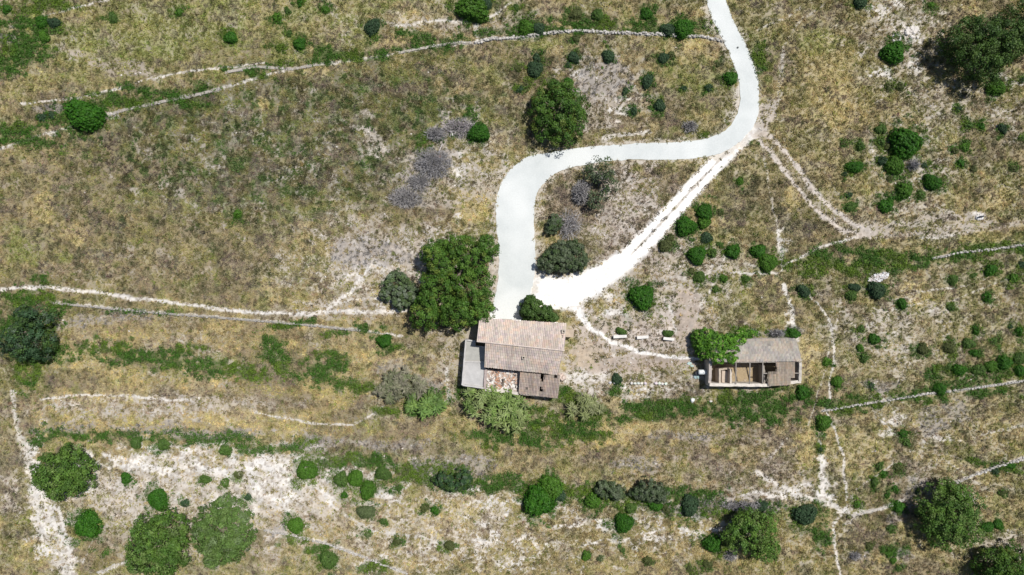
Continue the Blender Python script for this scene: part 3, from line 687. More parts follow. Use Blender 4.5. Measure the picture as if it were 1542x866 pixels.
# ------------------------------------------------------------------ stuff growing on the ground
def samp(arr, px, py):
    """bilinear lookup in the inner survey"""
    a = arr[NF:-NF, NF:-NF]
    u = np.clip((px - ix[0]) / STEP, 0, len(ix) - 1.001); v = np.clip((py - iy[0]) / STEP, 0, len(iy) - 1.001)
    i = u.astype(int); j = v.astype(int); fu = u - i; fv = v - j
    if a.ndim == 3: fu = fu[:, None]; fv = fv[:, None]
    return (a[j, i] * (1 - fu) + a[j, i + 1] * fu) * (1 - fv) + (a[j + 1, i] * (1 - fu) + a[j + 1, i + 1] * fu) * fv
def ground_z(px, py): return float(samp(HT, np.array([px], float), np.array([py], float))[0])
FX0, FX1, FY0, FY1 = -40, 1582, -36, 902
def blades(n, mask, nb, length, width, lean, up, colfun, seed, gamma=1.0):
    """tufts of nb pointed blades; returns mesh arrays"""
    r = np.random.default_rng(seed)
    px = r.uniform(FX0, FX1, n); py = r.uniform(FY0, FY1, n)
    k = r.random(n) < samp(mask, px, py) ** gamma; px = px[k]; py = py[k]; n = len(px)
    c = np.stack([(px - 771) * S, (433 - py) * S, samp(HT, px, py) - .02], -1)
    sc = r.uniform(.6, 1.35, n)
    col = colfun(px, py, r)
    a = r.uniform(0, 6.283, (n, nb)); L = length * sc[:, None] * r.uniform(.6, 1.2, (n, nb)); ln = r.uniform(*lean, (n, nb)); hz = up * sc[:, None] * r.uniform(.5, 1.2, (n, nb))
    d = np.stack([np.cos(a), np.sin(a), np.zeros_like(a)], -1); s_ = np.stack([-np.sin(a), np.cos(a), np.zeros_like(a)], -1) * (width * sc[:, None] * .5)[..., None]
    root = c[:, None] + d * (L * .12)[..., None]
    tip = c[:, None] + d * (L * ln)[..., None]; tip[..., 2] += hz
    v = np.stack([root - s_, root + s_, tip], 2).reshape(-1, 3)
    f = np.arange(len(v)).reshape(-1, 3)
    cc = np.repeat(col, nb, 0) * r.uniform(.84, 1.18, (n * nb, 1))
    return v, f, cc
M_GRASS = mat_tinted('dry_herb', rough=.85, nscale=4, lo=.85, hi=1.12, transl=.25)
M_LEAF = mat_tinted('leaf', rough=.6, nscale=2.5, lo=.8, hi=1.18, transl=.22)
def vcol(px, py, r):
    c = samp(V, px, py); n = len(px)
    return np.clip(c * r.uniform(.82, 1.2, (n, 1)) * (1 + r.normal(0, .05, (n, 3))), 0, 1)
v, f, c = blades(300000, np.clip(dens, 0, 1), 6, .30, .12, (.5, 1.0), .20, vcol, 21)
tag(link('dry_grass', fast_mesh('dry_grass', v, f, c), M_GRASS), 'short dry grass and herbs covering the open slopes', 'grass', kind='stuff')

def leafballs(n, mask, rad, nl, leaf, flat, colfun, seed, jit=.35):
    """low cushions: leaves lying on small domes"""
    r = np.random.default_rng(seed)
    px = r.uniform(FX0, FX1, n); py = r.uniform(FY0, FY1, n)
    k = r.random(n) < samp(mask, px, py); px = px[k]; py = py[k]; n = len(px)
    R = rad * r.uniform(.5, 1.4, n)
    c = np.stack([(px - 771) * S, (433 - py) * S, samp(HT, px, py) - .03], -1)
    col = colfun(px, py, r)
    z = r.uniform(.1, 1, (n, nl)); a = r.uniform(0, 6.283, (n, nl)); q = np.sqrt(1 - z * z)
    d = np.stack([q * np.cos(a), q * np.sin(a), z], -1)
    p = c[:, None] + d * (R[:, None] * r.uniform(.7, 1.05, (n, nl)))[..., None] * np.array([1, 1, flat])
    v, f = leaf_quads(p.reshape(-1, 3), d.reshape(-1, 3), leaf * r.uniform(.7, 1.3, n * nl), jit, r)
    return v, f, np.repeat(col, nl, 0) * r.uniform(.7, 1.3, (n * nl, 1))
def leaf_quads(p, nrm, size, jit, r, aspect=.62):
    n = len(p)
    nn = nrm + r.normal(0, jit, (n, 3)); nn /= np.linalg.norm(nn, axis=1, keepdims=True) + 1e-9
    t = r.normal(0, 1, (n, 3)); t -= nn * (t * nn).sum(1, keepdims=True); t /= np.linalg.norm(t, axis=1, keepdims=True) + 1e-9
    b_ = np.cross(nn, t); s = (size * .5)[:, None]
    v = np.stack([p - t * s, p + b_ * s * aspect, p + t * s, p - b_ * s * aspect], 1).reshape(-1, 3)
    return v, np.arange(len(v)).reshape(-1, 4)
def scol(px, py, r):
    c = samp(V, px, py) * .80; n = len(px)
    return np.clip(c * r.uniform(.5, 1.45, (n, 1)) * (1 + r.normal(0, .08, (n, 3))), 0, 1)
v, f, c = leafballs(60000, np.clip(scrub + .12 * dens, 0, 1), .32, 22, .17, .75, scol, 22)
tag(link('low_scrub', fast_mesh('low_scrub', v, f, c), M_GRASS), 'low dark cushions of scrub scattered through the grass', 'scrub', kind='stuff')
def bcol(px, py, r):
    n = len(px); t = samp(B2, px, py)[:, None]; u = r.random((n, 1))
    c = np.array([.036, .105, .010]) * (1 - u) + np.array([.075, .165, .022]) * u
    c = c + np.array([.055, .045, .004]) * ss(.48, .62, t)
    c = np.where(r.random((n, 1)) < .04, np.array([.12, .14, .06]), c)
    return c * r.uniform(.75, 1.25, (n, 1))
v, f, c = leafballs(170000, np.clip(bram, 0, 1) * .9, .42, 22, .18, .8, bcol, 23)
tag(link('bramble_cover', fast_mesh('bramble_cover', v, f, c), M_LEAF), 'green bramble and weeds creeping along terraces and around the ruins', 'ground cover', kind='stuff')
def tcol(px, py, r):
    n = len(px); c = samp(V, px, py); t = r.random((n, 1))
    return np.clip(np.where(t < .55, c * 1.25 + .03, np.where(t < .8, c * .55, c * np.array([.62, .85, .45]))) * r.uniform(.8, 1.2, (n, 1)), 0, 1)
v, f, c = blades(34000, np.clip(dens * .75 * (1 - bram), 0, 1), 13, .46, .085, (.35, .95), .42, tcol, 26)
tag(link('tussock_grass', fast_mesh('tussock_grass', v, f, c), M_GRASS), 'straw and green tussocks standing out of the shorter grass', 'tussock grass', kind='stuff')
def gcol(px, py, r):
    n = len(px); u = r.random((n, 1)); return (np.array([.31, .30, .30]) * (1 - u) + np.array([.23, .215, .195]) * u) * r.uniform(.75, 1.2, (n, 1))
v, f, c = blades(52000, np.clip(grey, 0, 1), 11, .42, .045, (.4, 1.0), .42, gcol, 24)
tag(link('dead_scrub', fast_mesh('dead_scrub', v, f, c), M_GRASS), 'grey leafless scrub lying in drifts along the terraces', 'dead scrub', kind='stuff')
# pale stones strewn on the bare soil
st = MB(); r = np.random.default_rng(25)
bare = np.clip(1 - dens * 1.6, 0, 1) * (1 - np.maximum(ROADM, BLD)) * (1 - bram) * (1 - trk)
for _ in range(15000):
    px, py = r.uniform(FX0, FX1), r.uniform(FY0, FY1)
    if r.random() > samp(bare, np.array([px]), np.array([py]))[0] * .55: continue
    g = r.uniform(.42, .68); st.rock(W(px, py, ground_z(px, py)), r.uniform(.05, .17), (1, 1, .7), (g, g * .94, g * .87))
M_STONE = mat_tinted('limestone', rough=.9, nscale=6, lo=.8, hi=1.12, bump=.3)
tag(st.build('stones', M_STONE), 'pale loose stones strewn over the bare soil', 'stones', kind='stuff')
# ================================================================== trees and shrubs
M_BARK = mat_tinted('bark', (.20, .165, .13), rough=.95, nscale=8, lo=.6, hi=1.2, bump=.4)
M_FOL = mat_tinted('foliage', rough=.55, nscale=1.6, lo=.78, hi=1.2, transl=.2, objrand=.10)
M_TWIG = mat_tinted('dead_twigs', rough=.9, nscale=3, lo=.8, hi=1.15, objrand=.08)
def crown_arrays(lobes, clump, per, leaf, cols, seed, jit=.42, floor=.1, gap=.0, spread=1.0, inner=0.0):
    """lobes: (x, y, z, rx, ry, rz) domes; leaf clumps sit on their outer skin; cols: list of (colour, weight)"""
    r = np.random.default_rng(seed); V_, N_, C_ = [], [], []
    L = np.array(lobes, float); cw = np.array([w_ for _, w_ in cols]); cw = cw / cw.sum(); cc = np.array([c_ for c_, _ in cols])
    for i, l in enumerate(L):
        area = 2 * math.pi * ((l[3] * l[4]) ** .8 + 2 * (l[3] * l[5]) ** .8) / 3 * 1.25
        n = max(5, int(area / (clump * clump * 1.0)))
        z = r.uniform(-.45, 1, n); a = r.uniform(0, 6.283, n); q = np.sqrt(1 - z * z)
        d = np.stack([q * np.cos(a), q * np.sin(a), z], -1)
        rad = r.uniform(.62, 1.04, n) if inner else r.uniform(.74, 1.0, n) * (1 + .14 * np.sin(3 * a + seed) * q)
        rad = np.where((r.random(n) < .10) & (inner > 0), r.uniform(1.04, 1.22, n), rad); p = l[:3] + d * l[3:6] * rad[:, None]
        keep = (p[:, 2] > floor) & (r.random(n) > gap)
        for j, o in enumerate(L):
            if j != i: keep &= (((p - o[:3]) / (o[3:6] * .62)) ** 2).sum(1) > 1
        p = p[keep]; d = d[keep]; n = len(p)
        if not n: continue
        cr = clump * r.uniform(.6, 1.25, n); tone = r.uniform(.78, 1.2, n); ci = r.choice(len(cc), n, p=cw)
        k = per
        u = r.normal(0, 1, (n, k, 3)) + d[:, None] * 1.0; u[..., 2] += .35; u /= np.linalg.norm(u, axis=2, keepdims=True)
        pos = p[:, None] + u * (cr[:, None] * r.uniform(.55, 1.05, (n, k)))[..., None] * np.array([1, 1, .8]) * spread
        V_.append(pos.reshape(-1, 3)); N_.append((u * 1.0 + d[:, None] * .35 + np.array([0, 0, .1])).reshape(-1, 3))
        C_.append((np.repeat(cc[ci] * tone[:, None], k, 0)) * r.uniform(.75, 1.25, (n * k, 1)))
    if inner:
        for l in L:                                # leaves deeper in the crown, colour darkened for the shade of the outer ones
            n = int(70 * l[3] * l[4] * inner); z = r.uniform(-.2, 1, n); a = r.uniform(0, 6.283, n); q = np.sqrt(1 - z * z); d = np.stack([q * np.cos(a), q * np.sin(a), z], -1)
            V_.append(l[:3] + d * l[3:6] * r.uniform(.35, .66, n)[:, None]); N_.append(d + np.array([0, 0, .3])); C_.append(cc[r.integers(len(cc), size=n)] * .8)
    P = np.concatenate(V_); N = np.concatenate(N_); N /= np.linalg.norm(N, axis=1, keepdims=True); C = np.concatenate(C_)
    v, f = leaf_quads(P, N, leaf * r.uniform(.7, 1.3, len(P)), jit, r)
    return v, f, np.clip(C, 0, 1)
def trunk_mb(h, rad, lobes, seed, nl=6):
    rr = random.Random(seed); t = MB()
    x = y = 0; pts = [(0, 0, -.3)]; rs = [rad * 1.25]
    for i in range(1, 5):
        x += rr.uniform(-.12, .12) * h * .3; y += rr.uniform(-.12, .12) * h * .3
        pts.append((x, y, h * .16 * i)); rs.append(rad * (1 - i * .14))
    t.tube(pts, rs, 8)
    for l in (lobes * nl)[:max(nl, len(lobes))]:
        b = pts[rr.choice((2, 3, 4))]; e = (l[0] + rr.uniform(-.4, .4) * l[3], l[1] + rr.uniform(-.4, .4) * l[4], l[2] + rr.uniform(.1, .5) * l[5])
        mdl = tuple(b[k] * .5 + e[k] * .5 + rr.uniform(-.3, .3) for k in range(3))
        t.tube([b, mdl, e], [rad * .45, rad * .3, rad * .1], 6)
    return t
PAL = dict(
    mid=[((.058, .132, .018), 3), ((.084, .165, .024), 2), ((.12, .17, .03), .8)],
    fig=[((.052, .105, .020), 3), ((.075, .135, .03), 2)],
    pine=[((.044, .092, .018), 3), ((.062, .118, .022), 2), ((.074, .125, .026), .8)],
    olive=[((.105, .185, .042), 3), ((.135, .215, .055), 2), ((.155, .22, .09), 1)],
    carob=[((.070, .145, .024), 3), ((.098, .18, .030), 2), ((.125, .195, .05), 1)],
    dark=[((.042, .090, .036), 3), ((.065, .125, .032), 2), ((.085, .12, .075), 1)],
    silver=[((.10, .145, .075), 3), ((.15, .185, .13), 2), ((.085, .13, .05), 2)],
    sage=[((.085, .120, .060), 3), ((.11, .140, .085), 2), ((.06, .10, .035), 1)],
    R=[((.030, .115, .007), 3), ((.045, .140, .011), 2)], B=[((.060, .155, .013), 3), ((.078, .175, .02), 2)],
    M=[((.065, .130, .024), 3), ((.085, .15, .032), 2)], K=[((.036, .075, .034), 3), ((.05, .095, .042), 2)], O=[((.085, .105, .032), 3), ((.10, .12, .04), 2)], Y=[((.115, .155, .06), 3), ((.14, .175, .08), 1)])
def tree(name, label, lobes_px, pal, hz, clump=.74, per=64, leaf=.26, seed=1, cat='tree', group='large trees on the slope', gap=.14, trunk=.28, jit=.42, low=.45, inner=1.0):
    """lobes_px: (px, py, radius_px[, ry_px]) seen from above at the crown's mid height"""
    A = sum(l[2] for l in lobes_px); cx = sum(l[0] * l[2] for l in lobes_px) / A; cy = sum(l[1] * l[2] for l in lobes_px) / A
    zc = hz * .50; base = W(cx, cy, zc); gz = ground_z(433, 433) * 0 + float(samp(HT, np.array([771 + base.x / S]), np.array([433 - base.y / S]))[0])
    base.z = gz
    root = empty(name, base, label, cat, group); lobes = []
    for i, l in enumerate(lobes_px):
        ry = l[3] if len(l) > 3 else l[2]
        rel = min(1.0, max(l[2], ry) / max(max(q[2], q[3] if len(q) > 3 else q[2]) for q in lobes_px))
        h = hz * (.62 + .38 * rel); z = h * low; p = W(l[0], l[1], h * .5)
        lobes.append((p.x - base.x, p.y - base.y, z, l[2] * S * .88, ry * S * .88, (h - z) * random.Random(seed * 50 + i).uniform(.75, 1.12)))
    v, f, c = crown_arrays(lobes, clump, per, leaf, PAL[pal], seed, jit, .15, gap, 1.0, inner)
    t = trunk_mb(hz, trunk, lobes, seed).build('trunk', M_BARK, root)
    link('crown', fast_mesh('crown', v, f, c), M_FOL, root)
    return root
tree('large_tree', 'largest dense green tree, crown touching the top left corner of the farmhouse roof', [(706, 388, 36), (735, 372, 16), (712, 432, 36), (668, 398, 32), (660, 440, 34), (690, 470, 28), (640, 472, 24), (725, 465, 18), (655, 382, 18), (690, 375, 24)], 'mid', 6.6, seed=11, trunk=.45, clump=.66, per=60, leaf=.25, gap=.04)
tree('round_tree', 'broad bushy green tree standing alone above the bend of the white road', [(842, 172, 34), (862, 160, 26), (822, 168, 24), (845, 195, 26), (866, 185, 22), (815, 150, 12), (856, 135, 10), (838, 140, 16), (822, 192, 20)], 'mid', 5.2, seed=12, trunk=.35)
tree('pine_tree', 'dark spreading pine with the largest cast shadow, right of the pale stony ground', [(1478, 52, 30), (1455, 62, 30), (1490, 75, 30), (1502, 58, 24), (1470, 95, 22), (1432, 60, 18), (1486, 105, 22), (1510, 75, 20), (1450, 82, 16)], 'pine', 6.6, seed=13, trunk=.4, gap=.10, low=.52, clump=.9, per=90)
tree('pine_tree', 'dark pine cut off by the right edge, beside the pine with the large shadow', [(1535, 35, 24), (1550, 50, 26), (1534, 60, 18), (1560, 20, 26)], 'pine', 6.4, seed=14, trunk=.4, gap=.10, low=.52, clump=.9, per=90)
tree('broad_tree', 'tall tree with lime-lit right side beside the path junction, shadow lying to its left', [(1432, 778, 38), (1448, 765, 28), (1418, 755, 24), (1412, 785, 24), (1430, 805, 26), (1450, 795, 24), (1400, 770, 16), (1436, 740, 18)], 'carob', 6.0, seed=15, trunk=.35, gap=.16)
tree('broad_tree', 'tree cut off by the bottom right corner, with dark shadow on its left', [(1515, 858, 36), (1535, 845, 26), (1495, 850, 24), (1500, 880, 30), (1545, 880, 30)], 'mid', 5.6, seed=16, trunk=.35, gap=.08)
tree('broad_tree', 'light green tree below the grey scrub band with a small round shrub at its left', [(1142, 805, 30), (1120, 795, 22), (1148, 822, 22), (1112, 815, 16), (1130, 785, 20), (1150, 790, 20), (1100, 800, 12)], 'carob', 5.2, seed=17, trunk=.3, gap=.2)
tree('broad_tree', 'round tree at far left beside the bleached dirt track', [(92, 712, 32), (112, 702, 26), (80, 705, 24), (95, 735, 24), (118, 722, 20), (75, 722, 18), (105, 685, 18), (125, 710, 16)], 'carob', 5.0, seed=18, trunk=.3)
tree('broad_tree', 'left one of the two neighbouring trees at the bottom edge, tipped by a round shrub', [(240, 810, 34), (255, 795, 28), (222, 825, 28), (235, 850, 28), (262, 820, 24), (215, 840, 22), (262, 840, 20), (220, 800, 20)], 'carob', 5.4, seed=19, trunk=.3)
tree('broad_tree', 'right one of the two neighbouring trees at the bottom edge, paler and feathery', [(335, 795, 34), (355, 785, 26), (318, 785, 26), (340, 820, 28), (360, 808, 22), (312, 808, 22), (340, 768, 22), (325, 832, 18)], 'olive', 5.2, seed=20, trunk=.3, clump=.6, leaf=.24)
tree('dark_tree', 'dark blue-green tree in the bramble clump at the left edge', [(40, 512, 30, 28), (55, 480, 24, 18), (25, 512, 22, 24), (60, 515, 20, 24), (42, 478, 18, 16)], 'dark', 4.6, seed=21, trunk=.28, gap=.10)
tree('sparse_tree', 'sparse olive-green tree beside the grey dead bush inside the road loop', [(905, 255, 22, 18), (915, 280, 18, 16), (898, 300, 14, 14), (920, 272, 12), (890, 262, 12)], 'sage', 3.8, seed=22, trunk=.2, gap=.35, per=34, inner=.25)
tree('spreading_bush', 'broad grey-green bush at the lower end of the road loop', [(848, 390, 26, 20), (830, 394, 20, 17), (868, 390, 18, 18), (848, 376, 20, 14), (862, 375, 16, 12)], 'sage', 3.0, seed=23, trunk=.15, gap=.05, clump=.42, leaf=.22, cat='bush', group='loose bushes')
tree('silvery_bush', 'silvery green bush tucked against the left side of the largest tree', [(598, 425, 22, 18), (590, 440, 18, 14), (612, 440, 20, 18), (604, 455, 14, 12)], 'silver', 2.6, seed=24, trunk=.15, gap=.15, clump=.38, leaf=.22, cat='bush', group='loose bushes')
tree('fig_bush', 'dark green bush against the upper wall of the farmhouse', [(802, 463, 16, 15), (818, 472, 16, 11), (795, 470, 12, 12), (830, 478, 10, 7), (798, 453, 8, 8)], 'fig', 3.4, seed=25, trunk=.16, clump=.42, leaf=.24, cat='bush', group='loose bushes')
tree('spreading_bush', 'olive-green bush merging with grey scrub along the lower terrace', [(915, 738, 20, 13), (928, 742, 12, 10)], 'sage', 2.0, seed=26, trunk=.12, gap=.2, clump=.38, leaf=.2, cat='bush', group='loose bushes')
tree('spreading_bush', 'dark grey-green bush topping the lower terrace, right of the olive-green bush', [(978, 738, 20, 17), (992, 745, 14, 12), (962, 742, 12, 10)], 'sage', 2.4, seed=27, trunk=.12, gap=.1, clump=.38, leaf=.2, cat='bush', group='loose bushes')
tree('spreading_bush', 'small thin green bush beside dead branches left in the road loop', [(836, 335, 12, 13), (830, 345, 8, 8)], 'sage', 2.0, seed=28, trunk=.1, gap=.25, clump=.32, leaf=.2, cat='bush', group='loose bushes')
tree('spreading_bush', 'broken dark and bright green bush on the terrace at bottom middle', [(668, 722, 14, 13), (697, 722, 13, 16), (682, 730, 12, 10)], 'dark', 1.9, seed=29, trunk=.1, gap=.15, clump=.36, leaf=.2, cat='bush', group='loose bushes')

# ---- rounded shrubs: a few prototypes per colour, then copies
PROTO = {}
def proto(kind, size, var):
    k = (kind, size, var)
    if k not in PROTO:
        if size in ('big', 'huge'):
            r = random.Random(hash(kind) % 999 if False else sum(map(ord, kind)) * 7 + var); lob = [(0, 0, .10, .92, .92, .85)]
            for i in range(4):
                a = i * 1.57 + r.uniform(-.5, .5) + var; q = r.uniform(.32, .48); s_ = r.uniform(.42, .52); lob.append((math.cos(a) * q, math.sin(a) * q, .08, s_, s_, r.uniform(.6, .85)))
            v, f, c = crown_arrays(lob, *((.17, 22, .135) if size == 'big' else (.115, 22, .085)), PAL[kind], 300 + var * 13 + sum(map(ord, kind)), .38, -.02, .0)
        else:
            r = random.Random(var * 3 + 1); lob = [(r.uniform(-.1, .1), r.uniform(-.1, .1), .1, .8, .72 + .1 * var, .8), (r.uniform(-.4, .4), r.uniform(-.4, .4), .05, .5, .5, .6)]
            v, f, c = crown_arrays(lob, .26, 13, .24, PAL[kind], 500 + var * 17 + sum(map(ord, kind)), .45, -.02, .0)
        PROTO[k] = fast_mesh('shrub_leaves', v, f, c); PROTO[k].materials.append(M_FOL)
    return PROTO[k]
LOOK = dict(R='dark green rounded shrub', B='bright green rounded shrub', M='soft mid-green shrub', K='blue-green dark shrub', O='olive-green shrub', Y='pale yellow-green shrub')
def shrub(px, py, rx, ry, kind, where):
    big = max(rx, ry) >= 9; var = (int(px) * 7 + int(py)) % (5 if big else 4); h = math.sqrt(rx * ry) * S * (.95 if big else .9)
    base = W(px, py, h * .5); base.z = float(samp(HT, np.array([771 + base.x / S]), np.array([433 - base.y / S]))[0]) - .04
    o = bpy.data.objects.new('shrub' if kind in 'MOYK' else 'round_shrub', proto(kind, 'huge' if max(rx, ry) >= 13 else 'big' if big else 'small', var)); COL.objects.link(o)
    rr_ = random.Random(int(px * 31 + py)); 
    o.location = base; o.scale = (rx * S * 1.02, ry * S * 1.02, h); o.rotation_euler = (rr_.uniform(-.12, .12), rr_.uniform(-.12, .12), rr_.uniform(-.5, .5) if abs(rx - ry) > 3 else rr_.uniform(0, 6.28))
    m_ = max(rx, ry); sz = 'large' if m_ >= 20 else 'medium-sized' if m_ >= 13 else 'small' if m_ >= 8 else 'tiny'
    tag(o, f'{sz} {LOOK[kind]} {where}', 'shrub', 'shrubs dotted over the slope')
for ln in SHRUBS.strip().splitlines():
    a = ln.split(',', 5); shrub(float(a[0]), float(a[1]), float(a[2]), float(a[3]), a[4], a[5])

# ---- dead, leafless bushes
def twig_arrays(rx, ry, h, n, seed, col=(.33, .32, .325), length=.7, width=.035):
    r = np.random.default_rng(seed)
    z = r.uniform(.0, 1, n); a = r.uniform(0, 6.283, n); q = np.sqrt(1 - z * z) * r.uniform(.3, 1, n)
    p = np.stack([q * np.cos(a) * rx, q * np.sin(a) * ry, z * h * .85 + .05], -1)
    d = p / np.array([rx, ry, h]) + r.normal(0, .45, (n, 3)); d[:, 2] += .3; d /= np.linalg.norm(d, axis=1, keepdims=True)
    s_ = np.cross(d, r.normal(0, 1, (n, 3))); s_ /= np.linalg.norm(s_, axis=1, keepdims=True); L = length * r.uniform(.5, 1.2, n)[:, None]; s_ *= width
    v = np.stack([p - d * L * .5 - s_, p - d * L * .5 + s_, p + d * L * .5 + s_ * .3, p + d * L * .5 - s_ * .3], 1).reshape(-1, 3)
    return v, np.arange(len(v)).reshape(-1, 4), np.array(col) * r.uniform(.75, 1.25, (n, 1)) * np.array([1, 1, 1])
def dead(px, py, rx, ry, h, n, label, seed, **k):
    b_ = W(px, py, h * .5); b_.z = ground_z(px, py)
    root = empty('dead_bush', b_, label, 'dead bush', 'grey dead bushes')
    v, f, c = twig_arrays(rx * S, ry * S, h, n, seed, **k); link('twigs', fast_mesh('twigs', v, f, c), M_TWIG, root)
    t = MB(); r = random.Random(seed)
    for i in range(7):
        a = i * .9 + r.random(); e = (math.cos(a) * rx * S * .8, math.sin(a) * ry * S * .8, h * r.uniform(.5, .9)); t.tube([(0, 0, -.1), (e[0] * .45, e[1] * .45, e[2] * .6), e], [.05, .035, .012], 5, (.22, .205, .19))
    t.build('branches', M_TWIG, root)
for a in t_dead if False else [
    (876, 289, 15, 20, 2.4, 1500, 'dense grey dead bush leaning on the sparse tree in the road loop', 41),
    (905, 268, 12, 10, 2.9, 500, 'thin grey dead bush growing through the sparse tree', 42),
    (858, 338, 20, 26, 1.9, 650, 'fallen pale dead branches above the broad grey-green bush', 43, dict(length=1.3, width=.03, col=(.40, .385, .39))),
    (652, 246, 29, 25, 1.3, 2400, 'largest lilac-grey dead bush left of the yellow patch by the road', 44),
    (611, 297, 28, 17, 1.1, 1500, 'lowest lilac-grey dead bush, left of the yellow patch', 45),
    (631, 274, 20, 14, 1.0, 900, 'lilac-grey dead bush between the largest and lowest dead ones', 46),
    (656, 201, 17, 12, 1.2, 800, 'bluish-grey dead bush left of the fallen pale planks', 47),
    (692, 191, 27, 16, 1.1, 1100, 'pale grey dead bush next to a dark green shrub', 48, dict(col=(.38, .355, .37))),
    (1040, 190, 12, 11, 1.1, 500, 'grey dead bush beside the grassy inner edge of the road', 49),
    (1376, 248, 12, 10, 1.0, 350, 'grey dead bush right of the bright cluster shrub', 50),
    (1130, 503, 14, 8, 1.8, 600, 'grey dead bush behind the ruin roof', 51),
    (1172, 502, 12, 6, 1.6, 400, 'smaller grey dead bush behind the ruin, nearer its right corner', 52),
    (1101, 838, 10, 8, 1.0, 350, 'grey dead bush at the foot of the light green tree', 53),
    (1289, 838, 9, 7, .9, 300, 'bluish-grey dead bush beside a white patch at the bottom right', 54),
    (1118, 762, 34, 8, 1.3, 1100, 'long grey dead bush above the light green tree', 55)]:
    dead(*a[:8], **(a[8] if len(a) > 8 else {}))

# ---- giant cane: stems with arching leaf plumes
def cane(px, py, rx, ry, h, nst, cols, label, seed, leafl=1.05, droop=.55):
    b_ = W(px, py, h * .6); b_.z = ground_z(px, py); root = empty('cane_thicket', b_, label, 'cane thicket', 'cane thickets below the buildings')
    r = np.random.default_rng(seed); vs, fs, cs = [], [], []; stems = MB(); n0 = 0
    C = np.array(cols)
    for i in range(nst):
        q = math.sqrt(r.random()); a = r.uniform(0, 6.283); x, y = q * math.cos(a) * rx * S, q * math.sin(a) * ry * S
        hh = h * r.uniform(.65, 1.1) * (1 - .25 * q); tilt = r.normal(0, .16, 2) + np.array([x, y]) * .06
        tip = np.array([x + tilt[0] * hh, y + tilt[1] * hh, hh]); stems.tube([(x, y, -.1), tuple(tip * .5 + np.array([x, y, 0]) * .5), tuple(tip)], [.025, .02, .01], 4)
        col = C[r.integers(len(C))] * r.uniform(.65, 1.25); nl = 26
        for k in range(nl):
            t = r.uniform(.6, 1); p0 = np.array([x, y, 0]) * (1 - t) + tip * t; az = r.uniform(0, 6.283); L = leafl * r.uniform(.5, 1.15); d = np.array([math.cos(az), math.sin(az), 0]); sd = np.array([-d[1], d[0], 0]); w0 = .065
            pts = [p0, p0 + d * L * .4 + np.array([0, 0, .28 * L]), p0 + d * L * .75 + np.array([0, 0, .20 * L]), p0 + d * L - np.array([0, 0, droop * L * .4])]
            ws = [.6, 1.1, .9, .1]
            for P_, w_ in zip(pts, ws): vs += [P_ - sd * w0 * w_, P_ + sd * w0 * w_]
            for s_ in range(3): fs.append((n0 + 2 * s_, n0 + 2 * s_ + 1, n0 + 2 * s_ + 3, n0 + 2 * s_ + 2)); cs.append(col * r.uniform(.85, 1.15))
            n0 += 8
    link('leaves', fast_mesh('leaves', np.array(vs), np.array(fs), np.array(cs)), M_FOL, root); stems.build('stems', M_BARK, root)
CG = [(.20, .285, .075), (.25, .315, .115), (.15, .235, .055)]
cane(740, 608, 42, 20, 3.0, 75, CG, 'tall lush yellow-green cane thicket along the lower wall of the farmhouse', 61)
cane(765, 630, 32, 13, 2.6, 34, CG, 'lower fringe of yellow-green cane below the farmhouse, right of its terrace', 62)
cane(640, 608, 24, 14, 2.0, 36, [(.14, .22, .05), (.12, .21, .05)], 'green cane clump left of the footpath below the terrace', 63)
cane(602, 585, 32, 22, 1.8, 48, [(.17, .175, .105), (.21, .20, .14), (.14, .16, .08)], 'dusty grey-green cane clump left of the greener one', 64)
cane(880, 612, 26, 12, 1.6, 24, [(.19, .21, .10), (.16, .19, .075)], 'low pale cane clump between the farmhouse and the ruin', 65)
# ================================================================== buildings
M_TILE = mat_tinted('roof_tiles', rough=.85, nscale=5, lo=.82, hi=1.12, bump=.2)
M_PLASTER = mat_tinted('old_plaster', (.50, .45, .385), rough=.92, nscale=1.6, lo=.75, hi=1.12, bump=.3)
M_CONC = mat_tinted('weathered_concrete', rough=.9, nscale=1.1, lo=.78, hi=1.12, bump=.15)
M_WOOD = mat_tinted('grey_timber', (.30, .27, .24), rough=.9, nscale=7, lo=.65, hi=1.15, bump=.2)
M_RUBBLE = mat_tinted('rubble', rough=.95, nscale=5, lo=.75, hi=1.15, bump=.3)
M_DARKIN = mat_tinted('shaded_earth', (.17, .14, .11), rough=.95, nscale=3, lo=.7, hi=1.2)  # dark colour stands in for the shade inside room, flue and rubble hole

